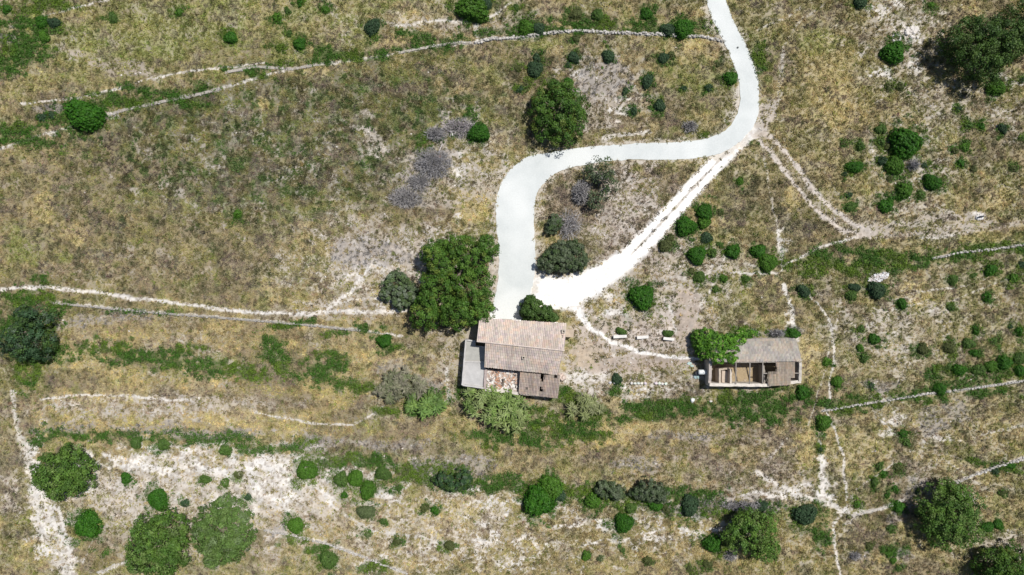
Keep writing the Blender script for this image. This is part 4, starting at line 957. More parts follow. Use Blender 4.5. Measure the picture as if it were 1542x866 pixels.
def roof_sheet(A, B, C, D, pitch, course, amp, base, seed, keep=None, thick=.10, wob=.03):
    """tiled slope: A-B along the ridge, D-C along the eave (A over D, B over C). keep(u, v) drops broken cells"""
    r = np.random.default_rng(seed); A, B, C, D = map(Vector, (A, B, C, D))
    rows = max(2, round((B - A).length / pitch)); crs = max(2, round((D - A).length / course)); nu = rows * 4; 
    nrm = (B - A).cross(D - A).normalized(); nrm = -nrm if nrm.z < 0 else nrm
    base = np.array(base); tint = base * (1 + r.normal(0, .065, (crs, rows, 1))) * (1 + r.normal(0, .02, (crs, rows, 3))) * (1 + r.normal(0, .045, (1, rows, 1)))
    # weather patches: whole areas of older, greyer tiles
    uu, vv = np.meshgrid((np.arange(rows) + .5) / rows * 14, (np.arange(crs) + .5) / crs * 5)
    pat = fbm(uu, vv, 2.2, 3, seed % 11)[..., None]; pat2 = fbm(uu + 40, vv, .9, 2, (seed + 3) % 11)[..., None]
    tint = tint * (1 - .14 * ss(.48, .66, pat)) * np.where(pat2 > .62, np.array([1.08, 1.01, .95]), 1) * np.where(pat2 < .34, np.array([.86, .86, .90]), 1)
    m = MB(); cells = {}
    lines = []                                # two lines per course: its upper end, and its lower end lying over the next
    for j in range(crs): lines += [(j / crs, 0.0), ((j + 1.0) / crs - .0005, .045)]
    pid = {}
    sag = [r.normal(0, 1) for _ in range(8)]
    for li, (v, lift) in enumerate(lines):
        for i in range(nu + 1):
            u = i / nu; L = A.lerp(B, u); E_ = D.lerp(C, u); p = L.lerp(E_, v)
            wv = amp * math.cos(i / 4 * 2 * math.pi)
            dip = wob * (math.sin(u * 9 + sag[0]) * math.sin(v * 4 + sag[1]) + .5 * math.sin(u * 23 + sag[2]))
            jag = r.normal(0, .03) if li in (0, len(lines) - 1) else 0
            p = p + nrm * (wv + lift + dip) + (E_ - L).normalized() * jag
            pid[(li, i)] = len(m.v); m.v.append(tuple(p))
    ok = {}
    for li in range(len(lines) - 1):
        for i in range(nu):
            j = li // 2; u = (i + .5) / nu; v = (lines[li][0] + lines[li + 1][0]) / 2; row = min(rows - 1, (i + 2) // 4 % rows)
            if keep and not keep((row + .5) / rows, (j + .5) / crs, r): continue
            ok[(li, i)] = 1; m.f.append((pid[(li, i)], pid[(li, i + 1)], pid[(li + 1, i + 1)], pid[(li + 1, i)])[::-1]); m.c.append(tuple(tint[j, row]))
    # under-boarding and rim
    for (li, i) in list(ok):
        vs = [pid[(li, i)], pid[(li, i + 1)], pid[(li + 1, i + 1)], pid[(li + 1, i)]]
        for (a, b_), nb in (((0, 1), (li - 1, i)), ((1, 2), (li, i + 1)), ((2, 3), (li + 1, i)), ((3, 0), (li, i - 1))):
            if nb not in ok:
                pa_, pb = Vector(m.v[vs[a]]), Vector(m.v[vs[b_]]); k = len(m.v)
                m.v += [tuple(pa_ - nrm * thick), tuple(pb - nrm * thick)]; m.f.append((vs[a], vs[b_], k + 1, k)); m.c.append(tuple(base * .7))
    return m

# ---------------------------------------------------------------- farmhouse
fh = empty('farmhouse', W(785, 530), 'abandoned farmhouse with long tan tiled roof, flat terrace on its left, rubble-filled room', 'house')
def add(mb, name, mat, parent=fh, smooth=False, label=None):
    o = mb.build(name, mat, parent, smooth)
    o.location = -Vector(parent.matrix_basis.translation if parent.parent is None else parent.location) if parent.parent is None else (0, 0, 0)
    if label: o['label'] = label
    return o
TT = (.50, .425, .375)
zN, zR, zE = 3.3, 4.6, 3.55
A, B = W(718, 514, zR), W(849.5, 528, zR)
n_slope = roof_sheet(A, B, W(853.5, 487, zN), W(722, 478.5, zN), .26, .42, .036, TT, 71, lambda u, v, r: not (abs(u - .965) < .008 and .40 < v < .55) and r.random() > .001)
s_slope = roof_sheet(W(731, 515.6, zR - .03), W(848.3, 528, zR - .03), W(840, 564.5, zE), W(729.5, 553, zE), .26, .42, .036, tuple(np.array(TT) * .93), 72)
add(n_slope, 'roof', M_TILE, label='upper tiled roof slope, pale tan')
add(s_slope, 'roof', M_TILE, label='lower tiled roof slope, greyer tan')
rc = MB()
for i in range(38):
    t0, t1 = i / 38, (i + 1.15) / 38; p, q = A.lerp(B, t0), A.lerp(B, t1); up = Vector((0, 0, .10)); g = random.uniform(.9, 1.15)
    rc.tube([p + up * .55, q + up * .75], [.10, .12], 8, (TT[0] * g * 1.08, TT[1] * g * 1.08, TT[2] * g * 1.1))
add(rc, 'ridge', M_TILE)
ch = MB(); c0 = W(788.5, 538.5, 4.2); ch.prism([(c0.x - .22, c0.y - .22), (c0.x + .22, c0.y - .22), (c0.x + .22, c0.y + .22), (c0.x - .22, c0.y + .22)], 3.7, 4.45); cho = add(ch, 'chimney', M_PLASTER)
ch2 = MB(); ch2.prism([(c0.x - .13, c0.y - .13), (c0.x + .13, c0.y - .13), (c0.x + .13, c0.y + .13), (c0.x - .13, c0.y + .13)], 4.45, 4.455, (.25, .22, .2)); f_ = ch2.build('flue', M_DARKIN, cho)  # flat dark plate, the shade of the flue opening put into its colour
c1 = W(848.3, 499, 3.8); ch = MB()
for dx, dy, w_, h_ in ((-.2, 0, .1, .5), (.2, 0, .1, .5), (0, .2, .3, .1), (0, -.2, .3, .1)): ch.prism([(c1.x + dx - w_ / 2, c1.y + dy - h_ / 2), (c1.x + dx + w_ / 2, c1.y + dy - h_ / 2), (c1.x + dx + w_ / 2, c1.y + dy + h_ / 2), (c1.x + dx - w_ / 2, c1.y + dy + h_ / 2)], 3.4, 4.15)
add(ch, 'chimney', M_PLASTER, label='small square flue near the right end of the roof')
def inset(ps, d):
    c = sum((Vector((p[0], p[1], 0)) for p in ps), Vector()) / len(ps); o = []
    for p in ps:
        v = Vector((p[0], p[1], 0)) - c; o.append(tuple((c + v * (1 - d / v.length))[:2]))
    return o
wl = MB()
q = inset([W(722, 478.5, zN), W(853.5, 487, zN), W(849.5, 528, zR), W(718, 514, zR)], .35)
wl.prism(q, -.3, [zN - .10, zN - .10, zR - .22, zR - .22])
q2 = inset([W(731, 515.2, zR), W(848.3, 527, zR), W(840, 564.5, zE), W(729.5, 553, zE)], .30)
wl.prism(q2, -.3, [zR - .25, zR - .25, zE - .12, zE - .12])
add(wl, 'wall', M_PLASTER)
def wall_open(a, b_, t, w_, z0, z1, name, mat, out, sub=True):
    """door or shutter with a frame, set 30 mm proud of the wall a-b at fraction t"""
    a = Vector((a[0], a[1], 0)); b_ = Vector((b_[0], b_[1], 0)); d = (b_ - a).normalized(); n = Vector((-d.y, d.x, 0)) * out; c = a.lerp(b_, t)
    m = MB(); f = MB(); p, q_ = c - d * w_ / 2, c + d * w_ / 2
    m.prism([tuple((p + n * .01)[:2]), tuple((q_ + n * .01)[:2]), tuple((q_ + n * .06)[:2]), tuple((p + n * .06)[:2])], z0, z1)
    o = add(m, name, mat)
    for (u0, u1, y0, y1) in ((-w_ / 2 - .12, -w_ / 2, z0, z1 + .12), (w_ / 2, w_ / 2 + .12, z0, z1 + .12), (-w_ / 2, w_ / 2, z1, z1 + .12)):
        p, q_ = c + d * u0, c + d * u1; f.prism([tuple((p + n * .01)[:2]), tuple((q_ + n * .01)[:2]), tuple((q_ + n * .10)[:2]), tuple((p + n * .10)[:2])], y0, y1)
    f.build('frame', M_CONC, o)
wall_open(q[0], q[1], .42, 1.1, 0, 2.1, 'door', M_WOOD, 1); wall_open(q[0], q[1], .18, .9, 1.0, 2.1, 'window', M_WOOD, 1); wall_open(q[0], q[1], .88, .9, 1.0, 2.1, 'window', M_WOOD, 1)
wall_open(q[1], q[2], .5, .8, 1.2, 2.2, 'window', M_WOOD, 1); wall_open(q2[1], q2[2], .5, .8, 1.0, 2.1, 'window', M_WOOD, 1)
# terrace block on the left
zt = 2.0
tb = MB(); tp = [W(701, 511, zt), W(716, 513.5, zt), W(716, 521, zt), W(733, 522, zt), W(730, 585.5, zt), W(695, 580, zt)]
tb.prism(tp, -.3, zt); add(tb, 'terrace', M_CONC).data.attributes['tint'].data.foreach_set('color', np.tile(np.array([.45, .42, .395, 1], np.float32), len(tb.f)))
tf = MB(); tf.prism([W(703, 513.5, zt), W(715, 515.5, zt), W(715, 523, zt), W(731, 524, zt), W(730, 543.5, zt), W(700.5, 543, zt)], zt, zt + .02, (.36, .355, .33)); tf.prism([W(699.8, 546, zt), W(729.5, 546.8, zt), W(728, 582, zt), W(697, 578, zt)], zt, zt + .03, (.44, .43, .42))
add(tf, 'terrace_floor', M_CONC)
pp = MB(); kk = (.47, .455, .44)
for p, q_, w_, h_ in (((702, 511.5), (696.3, 579.5), .22, .35), ((703.5, 512), (716, 513.8), .2, .3), ((699.5, 544.6), (729, 545), .22, .18), ((696.5, 579.3), (729, 584.4), .24, .22)):
    pp.rough_wall(W(*p, zt), W(*q_, zt), w_, zt + .001, zt + h_, .5, .03, kk)
add(pp, 'parapet', M_CONC)
# roofless room, deck littered with fallen plaster; right part still tiled
zd = 1.9
dk = MB(); dk.prism([W(730.6, 556, zd), W(783, 560, zd), W(780, 591, zd), W(728.6, 585.5, zd)], -.3, zd, (.40, .335, .295)); add(dk, 'deck', M_CONC)
aw = MB()
aw.rough_wall(W(731.6, 556, 2.2), W(730, 585, 2.2), .40, -.3, 2.32, .5, .05, (.36, .30, .28))
aw.rough_wall(W(731, 586.6, 2.2), W(781, 592.3, 2.2), .42, -.3, 2.25, .5, .07, (.56, .51, .46))
aw.rough_wall(W(784.5, 561, 2.6), W(782, 593, 2.5), .35, -.3, 2.75, .5, .03, (.42, .36, .31), 2.35)
aw.rough_wall(W(783, 592.4, 2.4), W(839, 598, 2.4), .4, -.3, 2.30, .5, .03, (.40, .35, .31))
aw.rough_wall(W(841.5, 566, 2.6), W(838.5, 597, 2.5), .4, -.3, 2.80, .5, .04, (.45, .39, .34), 2.30)
add(aw, 'annexe_wall', M_RUBBLE)
def hole(u, v, r):
    for hu, hv, ru, rv in ((.585, .08, .055, .22), (.915, .03, .05, .13), (.20, .72, .025, .06), (.56, .66, .045, .07), (.60, .74, .04, .08)):
        if ((u - hu) / ru) ** 2 + ((v - hv) / rv) ** 2 < r.uniform(.7, 1.2): return False
    return True
add(roof_sheet(W(783.5, 560.5, 3.05), W(842.5, 566, 3.05), W(840, 600, 2.5), W(781, 592.6, 2.5), .22, .36, .045, (.345, .285, .245), 73, hole), 'roof', M_TILE, label='low grey-brown tiled roof with holes')
rf = MB()
for i in range(9): t = (i + .5) / 9; rf.bar(W(784.5, 561.5, 2.85).lerp(W(842, 567, 2.85), t), W(782, 593, 2.32).lerp(W(839.5, 599, 2.32), t), .1, .12)
add(rf, 'rafters', M_WOOD)
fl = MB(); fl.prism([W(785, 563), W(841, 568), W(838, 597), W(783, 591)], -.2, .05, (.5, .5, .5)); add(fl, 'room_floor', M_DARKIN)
bt = MB()
for k in range(9): bt.rock(W(846 + random.uniform(-4, 4), 569 + random.uniform(-6, 5), .6), random.uniform(.25, .45), (1, 1, 1.4), (.56, .46, .40))
add(bt, 'buttress', M_RUBBLE)
ov = MB(); ov.prism([W(853, 496.3, 1.6), W(864.3, 497, 1.6), W(863, 507.5, 1.6), W(852, 506.8, 1.6)], -.3, 1.55, (.46, .40, .34)); ov.prism([W(852.6, 495.8, 1.7), W(864.8, 496.5, 1.7), W(863.5, 508.2, 1.7), W(851.6, 507.5, 1.7)], 1.55, 1.68, (.45, .365, .285))
add(ov, 'outhouse', M_CONC)
# debris on the deck: a pile of its own
rb = MB(); r = random.Random(3); o0 = W(757, 573, zd)
for k in range(210):
    px, py = r.uniform(734, 779), r.uniform(559, 586); t = r.random()
    c = (.66, .63, .59) if t < .42 else (.44, .24, .15) if t < .60 else (.50, .36, .28) if t < .85 else (.13, .11, .10)
    if 745 < px < 752 and t < .5: c = (.42, .235, .15)
    p = W(px, py, zd + .05); a = r.uniform(0, 3.14); l, w_ = r.uniform(.1, .6), r.uniform(.06, .3); d = Vector((math.cos(a) * l / 2, math.sin(a) * l / 2, r.uniform(-.04, .04)))
    rb.bar(p - d + Vector((0, 0, .06)), p + d + Vector((0, 0, .06)), w_, r.uniform(.05, .1), c, .02)
for k in range(60): rb.rock(W(r.uniform(734, 779), r.uniform(582, 588), zd + .05), r.uniform(.08, .2), (1, 1, .6), (.64, .60, .56))
rb.build('rubble_heap', M_RUBBLE); tag(bpy.data.objects['rubble_heap'], 'white and rust-red rubble strewn over the roofless room of the farmhouse', 'rubble')
bm_ = MB(); bm_.bar(W(759, 571, zd + .55), W(757, 582, zd + .25), .28, .18); tag(bm_.build('dark_hole_bar', M_DARKIN), 'black bar standing in for a dark hole in the white rubble of the farmhouse', 'dark hole')  # solid black bar added where the rubble has a dark hole

# ---------------------------------------------------------------- roofless ruin on the right
ru = empty('ruined_barn', W(1138, 545), 'half-roofed ruined barn with bare rafters, its left end smothered by green climber', 'barn')
def addr(mb, name, mat, label=None): return add(mb, name, mat, ru, label=label)
zr, zn, zs = 3.5, 2.6, 2.35
BT = (.40, .365, .325)
def nkeep(u, v, r): return u > .05 or r.random() > .3
bs = roof_sheet(W(1072, 545.5, zr), W(1208.3, 544.2, zr), W(1198, 509.3, zn), W(1072, 511, zn), .20, .38, .035, BT, 81, nkeep)
addr(bs, 'roof', M_TILE, 'upper weathered roof slope')
def pkeep(u, v, r):
    px = 1153 + u * 49; py = 545 + v * 34
    j = r.uniform(-1, 1)
    if px > 1197.6: return False
    if px > 1192 and v > .72: return False
    if px < 1170 + j and v < .36: return False
    if px < 1158 + j * 2: return False
    if px < 1170 and .36 <= v < .48 and r.random() < .3: return False
    return True
addr(roof_sheet(W(1153, 545.6, zr - .05), W(1202, 545, zr - .05), W(1202, 579, zs + .12), W(1153, 581.5, zs + .12), .20, .36, .035, (.35, .295, .235), 82, pkeep), 'roof', M_TILE, 'broken lower roof slope')
bw = MB(); lw = (.50, .455, .41)
bw.rough_wall(W(1071.5, 512, zn), W(1071, 543, zr), .42, -.3, 2.5, .5, .05, lw, 3.35); bw.rough_wall(W(1071, 543.5, 3), W(1070, 580, zs), .42, -.3, 2.7, .5, .06, (.42, .37, .34), 1.9)
bw.rough_wall(W(1068.5, 579.6, zs), W(1158, 580.2, zs), .45, -.3, 2.3, .5, .06, (.60, .55, .49)); bw.rough_wall(W(1158, 580, zs), W(1206, 574.6, zs), .42, -.3, 2.3, .5, .05, (.58, .53, .47))
bw.rough_wall(W(1205.8, 546, zr), W(1205, 574, zs), .40, -.3, 3.4, .5, .05, (.50, .46, .41), 2.35); bw.rough_wall(W(1197, 512, zn), W(1205.5, 545, zr), .35, -.3, 2.4, .5, .03, lw, 3.3)
bw.rough_wall(W(1074, 513, zn), W(1196, 512, zn), .35, -.3, 2.45, .5, .02, lw)
addr(bw, 'wall', M_RUBBLE)
iw = MB()
iw.rough_wall(W(1084, 556, 2), W(1084, 578, 2), .28, -.1, 2.0, .4, .06, (.47, .40, .33)); iw.rough_wall(W(1100.5, 556, 2.1), W(1100.5, 578, 2.1), .26, -.1, 2.1, .4, .05, (.52, .46, .40)); iw.rough_wall(W(1150, 550, 2), W(1150.5, 578, 2), .28, -.1, 2.1, .4, .08, (.30, .265, .23))
iw.rough_wall(W(1084, 556.5, 1.8), W(1100.5, 556, 1.8), .25, -.1, 1.5, .4, .12, (.42, .35, .28)); iw.rough_wall(W(1074, 544, 3), W(1204, 544, 3), .30, -.1, 2.6, .5, .08, (.26, .22, .18))  # partition along the ridge coloured darker to deepen the shadow band there
addr(iw, 'partition', M_RUBBLE)
bf = MB(); bf.prism([W(1073, 546), W(1204, 546), W(1204, 577), W(1073, 578)], -.3, .04, (.33, .255, .16)); addr(bf, 'earth_floor', M_RUBBLE)
bn = MB(); bn.prism([W(1091, 559, .9), W(1096, 559, .9), W(1096, 577, .9), W(1090, 577, .9)], -.1, .9, (.62, .59, .55)); bn.prism([W(1086, 558, .9), W(1091, 558, .9), W(1090, 577, .9), W(1086, 577, .9)], -.1, 1.25, (.47, .39, .32)); addr(bn, 'manger', M_RUBBLE)
for x0, x1 in ((1108.5, 1108), (1129.5, 1129), (1149, 1148.5)):
    b1 = MB(); b1.bar(W(x0, 545, 3.35), W(x1, 578.5, 2.4), .13, .14, jit=.02); addr(b1, 'rafter', M_WOOD)
for p, q_ in (((1149, 562.5, 2.9), (1172, 561.5, 2.9)), ((1196, 562, 2.9), (1205, 562, 2.9)), ((1106, 546, 3.4), (1170, 545.2, 3.42))):
    b1 = MB(); b1.bar(W(*p), W(*q_), .13, .12, jit=.02); addr(b1, 'purlin', M_WOOD)
tl = MB(); r = random.Random(5)
for k in range(90):
    px = r.uniform(1075, 1150); py = r.uniform(548, 556) if r.random() < .6 else r.uniform(556, 577)
    p = W(px, py, .1); a = r.uniform(0, 3.1); l = r.uniform(.1, .4); d = Vector((math.cos(a) * l / 2, math.sin(a) * l / 2, 0)); tl.bar(p - d, p + d, r.uniform(.06, .2), .06, (.38, .31, .24), .02)
tag(tl.build('fallen_tiles', M_RUBBLE), 'broken tan roof tiles scattered on the earth floor of the ruined barn', 'tile debris')
# climber over the left end
vroot = empty('climbing_vine', W(1085, 525), 'bright green climber smothering the left end of the ruined barn roof', 'climber')
lob = []
for px, py, z, rx, ry, rz in ((1057, 513, .8, 12, 13, 1.9), (1068, 509, 1.2, 17, 12, 1.8), (1128, 503, .8, 12, 6, 1.3),  (1062, 528, 1.4, 12, 12, 1.5), (1085, 517, 2.5, 20, 12, .8), (1106, 513, 2.5, 16, 9, .8), (1080, 530, 2.9, 16, 11, .75), (1098, 528, 2.9, 14, 10, .7), (1086, 540, 3.2, 14, 7, .55), (1102, 540, 3.3, 8, 6, .5), (1118, 507, 2.0, 10, 7, .8)):
    p = W(px, py, z + rz * .7); lob.append((p.x - vroot.location.x, p.y - vroot.location.y, z, rx * S, ry * S, rz))
v, f, c = crown_arrays(lob, .34, 30, .22, [((.095, .24, .022), 4), ((.135, .30, .03), 3), ((.06, .15, .02), 2), ((.28, .30, .12), .6)], 83, .5, .1, .03)
link('leaves', fast_mesh('leaves', v, f, c), M_FOL, vroot)
stv = MB()
for i in range(6): p = Vector((random.uniform(-2.2, -1.2), random.uniform(-1, 1.2), -.1)); stv.tube([p, p + Vector((.2, .1, 1.3)), p + Vector((.9, 0, 2.7))], [.05, .04, .02], 5)
stv.build('stems', M_BARK, vroot)
hd = MB()

# ================================================================== terrace walls, slabs, small things
def drystone(label, pts, w_, h_, seed, g=.56, dens_=1.0, gaps=0.0):
    m = MB(); r = random.Random(seed)
    for a, b_ in zip(pts, pts[1:]):
        zc = (ground_z(*a) + ground_z(*b_)) / 2; m.rough_wall(W(*a), W(*b_), .22 + .03 * w_, zc - .3, zc + .10, .4, .05, (g * .72, g * .66, g * .58))
        L = math.hypot(b_[0] - a[0], b_[1] - a[1]); n = int(L / 2.0 * dens_)
        for i in range(n):
            t = (i + r.random()) / n; px, py = a[0] + (b_[0] - a[0]) * t, a[1] + (b_[1] - a[1]) * t
            if r.random() < gaps * .4: continue
            z = ground_z(px, py)
            for k in range(2 if h_ > .3 else 1):
                rr = r.uniform(.07, .20) * (1 if w_ > 3 else .85); c = g * r.uniform(.5, .92)
                m.rock(W(px + r.uniform(-w_, w_) * .35, py + r.uniform(-w_, w_) * .35) + Vector((0, 0, z + (k * .22 if h_ > .3 else .05))), rr, (1.15, 1, .8), (c, c * .95, c * .885))
    tag(m.build('drystone_wall', M_STONE), label, 'stone wall', 'dry stone terrace walls', 'thing')
drystone('pale ruined terrace wall right of the dark shrub at upper left', [(150, 180), (185, 166), (240, 154), (285, 146), (334, 134)], 6, .3, 1, .46, .8, .15)
drystone('pale terrace wall above the dark herb field, upper left of centre', [(340, 110), (385, 101), (440, 105), (478, 98)], 5, .3, 2, .50, .75, .15)
drystone('pale terrace wall slanting below the pointed blue-green shrub', [(600, 80), (650, 70), (688, 64), (712, 65)], 4, .3, 3, .52, .75, .15)
drystone('long pale curving terrace wall ending at the white road', [(715, 65), (740, 59), (780, 56), (825, 50), (870, 46), (920, 49), (1000, 52), (1060, 56), (1088, 62)], 5, .35, 4, .60, 1.5)
drystone('thin straight terrace wall left of the largest tree, below the pale path', [(80, 456), (200, 468), (300, 476), (400, 484), (480, 491), (545, 498)], 3, .5, 5, .46, .9, .3)
drystone('straight pale terrace wall running to the right edge below the hedge', [(1238, 619), (1300, 608), (1352, 600), (1400, 592), (1460, 585), (1545, 573)], 3, .4, 6, .58, 1.4, .12)
drystone('short terrace wall in the hedge at upper right', [(1405, 389), (1452, 379), (1500, 375), (1545, 368)], 4, .4, 7, .56, 1.1, .2)
drystone('pale wall slanting up to the right edge from the tall junction tree', [(1440, 727), (1470, 714), (1510, 700), (1545, 690)], 4, .35, 8, .58, 1.3, .1)
drystone('thin pale wall descending to the bottom edge below the bright shrub', [(398, 798), (440, 806), (490, 818), (540, 836), (612, 864)], 3, .35, 9, .58, 1.3, .15)
drystone('short pale wall between the path junction and the tall tree', [(1282, 776), (1310, 770), (1340, 762), (1362, 752)], 4, .3, 10, .60, 1.1, .15)
drystone('short pale wall at the bottom edge left of the left bottom tree', [(148, 862), (170, 852), (190, 846)], 4, .3, 12, .6, 1.2)

def bench(px, py, L, label, tilt):
    b_ = W(px, py); root = empty('stone_bench', b_, label, 'bench', 'three low stone benches between the buildings'); z = .55
    sb = MB(); dx = math.cos(tilt) * L / 2; dy = math.sin(tilt) * L / 2
    sb.bar((-dx, -dy, z), (dx, dy, z), .42, .14, (.66, .635, .60), .025); sb.build('slab', M_CONC, root)
    for s_ in (-.72, .72): k = MB(); k.bar((dx * s_ - .15, dy * s_, z - .14), (dx * s_ + .15, dy * s_, z - .14), .34, z, (.50, .47, .43), .02); k.build('support', M_CONC, root)
bench(933, 506.5, 2.0, 'white stone bench under a green tuft, left of three', .04); bench(967, 507.5, 1.7, 'white stone bench in the middle of three, between the buildings', .06); bench(1006, 510, 1.6, 'white stone bench nearest the ruined barn, of three', -.12)
for px, py, label in ((936, 499.5, 'small green weed tuft on the left stone bench'), (1007, 502.5, 'small green weed tuft behind the right stone bench')):
    shrub(px, py, 9, 5.5, 'M', ''); bpy.context.view_layer.update()
    o = [o for o in COL.objects if o.get('label', '').endswith('shrub ')][-1]; o['label'] = label; o['category'] = 'weed'
def block(px, py, L, w_, h_, label, tilt, col=(.64, .61, .57)):
    m = MB(); z = ground_z(px, py); dx, dy = math.cos(tilt) * L / 2, math.sin(tilt) * L / 2; c = W(px, py)
    for k in range(max(2, int(L / .45))):
        t = (k + .5) / max(2, int(L / .45)) * 2 - 1; m.rock((c.x + dx * t, c.y + dy * t, z + h_ * .45), w_ * .62, (1.2, 1, h_ / w_ * 1.1), tuple(q * random.uniform(.9, 1.08) for q in col))
    tag(m.build('stone_kerb', M_STONE), label, 'stone row', 'low stone rows on the white ground')
block(922, 576, 1.2, .35, .3, 'short white stone row beside a dark shrub, left of three', 0); block(961, 577, 2.6, .38, .3, 'longest white stone row, middle of three below the footpath', 0); block(995, 577.5, 1.9, .40, .3, 'white stone row right of three, left of the ruined barn', -.05)
shrub(929, 571, 8, 9, 'K', 'beside the white stone rows below the footpath')
m = MB(); m.rock(W(1042, 602) + Vector((0, 0, ground_z(1042, 602) + .2)), .42, (1, .95, .8), (.68, .69, .66)); tag(m.build('boulder', M_STONE), 'white boulder in weeds left of the ruined barn', 'boulder', 'lone pale boulders')
m = MB(); m.rock(W(1070, 604) + Vector((0, 0, ground_z(1070, 604) + .1)), .26, (1, .8, .7), (.62, .59, .55)); tag(m.build('boulder', M_STONE), 'smaller pale stone below the corner of the ruined barn', 'boulder', 'lone pale boulders')
m = MB(); r = random.Random(9)
for k in range(26): m.rock(W(1372 + r.uniform(-9, 9), 50 + r.uniform(-7, 7)) + Vector((0, 0, .1)), r.uniform(.2, .5), (1, 1, .7), (.62, .58, .54))
tag(m.build('boulder', M_STONE), 'cluster of pale outcrop rock above the shrub on white stony ground', 'rock outcrop')
m = MB()
for k in range(30): a = r.uniform(0, 6.28); m.rock(W(1349 + math.cos(a) * 6, 58 + math.sin(a) * 5) + Vector((0, 0, .1)), r.uniform(.1, .2), (1, 1, .8), (.50, .48, .47))
tag(m.build('stone_ring', M_STONE), 'small ring of grey stones touching the top of the shrub on white ground', 'stone ring')
# water tank by the ruin
tk = empty('water_tank', W(1057, 560, .8), 'white round-ended water tank raised on an added masonry stand left of the ruined barn', 'tank'); tk.location.z = 0
t = MB(); n = 14
pts = [(-.62, 0, 1.1), (-.60, 0, 1.1), (-.5, 0, 1.1), (.5, 0, 1.1), (.58, 0, 1.1), (.63, 0, 1.1)]; t.tube(pts, [.1, .30, .37, .37, .30, .1], 16, (.70, .73, .74)); M_WHITE = mat_tinted('white_paint', rough=.45, nscale=2, lo=.88, hi=1.04)
bo = t.build('body', M_WHITE, tk, True); cp = MB(); cp.tube([(.1, 0, 1.42), (.1, 0, 1.53)], [.12, .12], 10, (.5, .53, .55)); cp.build('cap', M_WHITE, bo)
for s_ in (-.35, .35): k = MB(); k.prism([(s_ - .12, -.3), (s_ + .12, -.3), (s_ + .12, .3), (s_ - .12, .3)], -.2, .80, (.40, .36, .32)); k.build('stand', M_RUBBLE, tk)  # stand added to lift the tank so its shadow falls to the left
dr = MB(); p = W(1048.5, 561); dr.tube([tuple(p + Vector((0, 0, -.05))), tuple(p + Vector((0, 0, .75)))], [.30, .30], 14, (.06, .065, .07)); dr.tube([tuple(p + Vector((0, 0, .75))), tuple(p + Vector((0, 0, .78)))], [.32, .30], 14, (.10, .10, .11))
M_DRUM = mat_tinted('dark_drum', rough=.5, nscale=3, lo=.8, hi=1.2); tag(dr.build('drum', M_DRUM), 'dark drum standing left of the white water tank', 'drum')
M_PLAS = mat_tinted('blue_plastic', rough=.5, nscale=4, lo=.85, hi=1.1)
def scrap(px, py, rad, col, label, seed, name='plastic_scrap', n=9, ex=1.4):
    m = MB(); r = random.Random(seed); z = ground_z(px, py); c = W(px, py); g = 6
    P = {}
    for i in range(g + 1):
        for j in range(g + 1):
            x = (i / g - .5) * 2 * rad * ex; y = (j / g - .5) * 2 * rad * .8; P[i, j] = len(m.v); m.v.append((c.x + x + r.uniform(-.05, .05), c.y + y + r.uniform(-.05, .05), z + .08 + r.uniform(0, .14)))
    for i in range(g):
        for j in range(g):
            if (abs(i - g / 2 + .5) + abs(j - g / 2 + .5)) < g * .72: m.f.append((P[i, j], P[i + 1, j], P[i + 1, j + 1], P[i, j + 1])); m.c.append(tuple(q * r.uniform(.9, 1.1) for q in col))
    tag(m.build(name, M_PLAS), label, 'scrap', 'plastic scraps by the barn')
scrap(1038, 547, .25, (.50, .62, .60), 'pale turquoise scrap nearest the footpath, left of the barn', 1); scrap(1041.5, 551, .18, (.48, .60, .57), 'smaller pale turquoise scrap just below the other', 2); scrap(1049, 567.5, .32, (.36, .48, .50), 'bluish sheet lying below the dark drum', 3)
# rubbish heap
m = MB(); r = random.Random(14)
for k in range(170):
    a, q_ = r.uniform(0, 6.28), math.sqrt(r.random()); px, py = 1322 + math.cos(a) * q_ * 15, 418 + math.sin(a) * q_ * 6 - (math.cos(a) * q_ * 4)
    t_ = r.random(); c = (.64, .64, .66) if t_ < .5 else (.55, .50, .48) if t_ < .85 else (.30, .27, .25); p = W(px, py) + Vector((0, 0, ground_z(px, py) + .1)); aa = r.uniform(0, 3.1); l = r.uniform(.15, .5); d = Vector((math.cos(aa) * l / 2, math.sin(aa) * l / 2, r.uniform(-.1, .1)))
    m.bar(p - d + Vector((0, 0, .12)), p + d + Vector((0, 0, .12)), r.uniform(.1, .3), .12, c, .04)
tag(m.build('rubbish_heap', M_RUBBLE), 'white rubbish heap below the bramble strip right of the wheel track', 'rubbish heap')
# planks, stones and scraps
def plank(px, py, L, ang, label, col=(.62, .60, .58), w_=.22):
    m = MB(); z = ground_z(px, py); c = W(px, py); d = Vector((math.cos(ang), math.sin(ang), 0)) * L / 2; m.bar(c - d + Vector((0, 0, z + .32)), c + d + Vector((0, 0, z + .22)), w_, .06, col, .02); tag(m.build('plank', M_RUBBLE), label, 'plank', 'planks left in the dead scrub')
plank(629, 279.5, 1.1, .35, 'white plank lying between the lilac-grey dead bushes'); plank(681, 202, .7, 1.8, 'short pale plank below the pale grey dead bush'); plank(703, 186, 2.4, -.05, 'long pale plank across the pale grey dead bush', (.46, .43, .42), .16); plank(690, 193, 1.0, .4, 'black board in the pale grey dead bush', (.05, .045, .045), .3)
plank(664, 223, 1.2, 1.2, 'leaning pale stick above the largest lilac-grey dead bush', (.50, .46, .45), .12); plank(660, 237, 1.0, .2, 'reddish board at the top of the largest lilac-grey dead bush', (.42, .27, .23), .4)
m = MB(); r = random.Random(15); p = W(1475, 327)
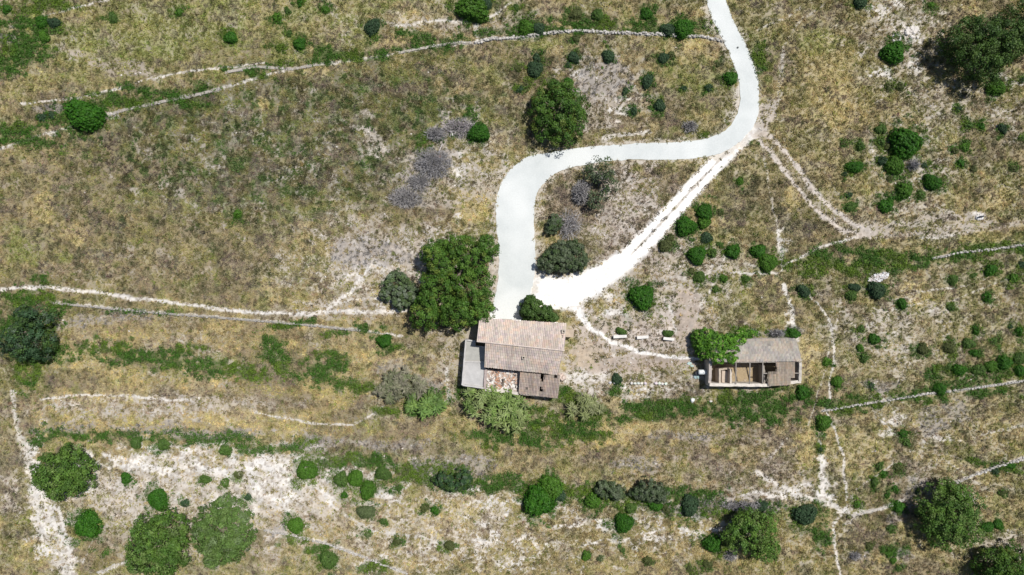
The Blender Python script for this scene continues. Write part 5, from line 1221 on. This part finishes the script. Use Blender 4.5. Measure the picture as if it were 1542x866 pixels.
for k in range(9): m.rock(tuple(p + Vector((math.cos(k * .7) * .45, math.sin(k * .7) * .3, .12 + ground_z(1475, 327)))), .22, (1, 1, .8), (.66, .64, .62))
m.bar(p + Vector((-.4, -.05, .5)), p + Vector((.4, .1, .5)), .22, .1, (.04, .045, .05), .03); tag(m.build('stone_pile', M_STONE), 'small white stone pile with a dark board, right end of the wheel track', 'stone pile')
# iron scrap on the road by the house
m = MB(); p = W(744.5, 465.5) + Vector((0, 0, .05))
m.tube([tuple(p + Vector((-.65, -.15, .05))), tuple(p + Vector((-.5, .12, .35))), tuple(p + Vector((0, .25, .5))), tuple(p + Vector((.45, .08, .35))), tuple(p + Vector((.58, -.2, .05)))], [.05] * 5, 6, (.10, .095, .10)); m.bar(p + Vector((-.22, .2, .5)), p + Vector((.25, .22, .5)), .24, .08, (.08, .075, .08)); m.bar(p + Vector((-.2, -.55, .25)), p + Vector((.05, -.5, .25)), .15, .2, (.22, .2, .2)); m.bar(p + Vector((-.18, .2, .45)), p + Vector((-.15, -.45, .15)), .05, .05, (.2, .2, .2)); m.bar(p + Vector((.3, .1, .4)), p + Vector((.1, -.45, .15)), .05, .05, (.2, .2, .2))
tag(m.build('scrap_iron', M_DRUM), 'bent dark scrap lying on the white road above the farmhouse roof corner', 'scrap iron')
m = MB(); m.rock(W(1110.7, 71.8) + Vector((0, 0, .1)), .17, (1, 1, .8), (.16, .165, .16)); tag(m.build('stone', M_STONE), 'dark stone alone on the upper white road', 'stone')
# ================================================================== light, sky, camera
w = bpy.data.worlds.new('World'); SC.world = w; w.use_nodes = True
nt = w.node_tree; bg = nt.nodes['Background']
sky = nt.nodes.new('ShaderNodeTexSky'); sky.sky_type = 'NISHITA'; sky.sun_disc = False
SH = Vector((-.40, -.33, -1.0)).normalized()            # way the sunlight travels
sky.sun_elevation = math.asin(-SH.z); sky.sun_rotation = math.atan2(-SH.x, -SH.y)
nt.links.new(sky.outputs[0], bg.inputs[0]); bg.inputs[1].default_value = .072
sl = bpy.data.lights.new('sun', 'SUN'); sl.energy = 4.6; sl.angle = math.radians(.5); sl.color = (1, .965, .90)
so = bpy.data.objects.new('sun', sl); COL.objects.link(so); so.rotation_euler = SH.to_track_quat('-Z', 'Y').to_euler(); so.location = (40, 33, 100)
cd = bpy.data.cameras.new('camera'); cd.sensor_width = 36; cd.lens = 36 * CAM_H / 154.2; cd.clip_end = 3000
co = bpy.data.objects.new('camera', cd); COL.objects.link(co); co.location = (0, 0, CAM_H); SC.camera = co
SC.view_settings.view_transform = 'Standard'; SC.view_settings.look = 'None'; SC.view_settings.exposure = .12; SC.view_settings.gamma = 1
SC.view_settings.use_curve_mapping = False
SC.render.engine = 'CYCLES'; SC.cycles.use_denoising = True; SC.cycles.max_bounces = 6; SC.cycles.transparent_max_bounces = 4
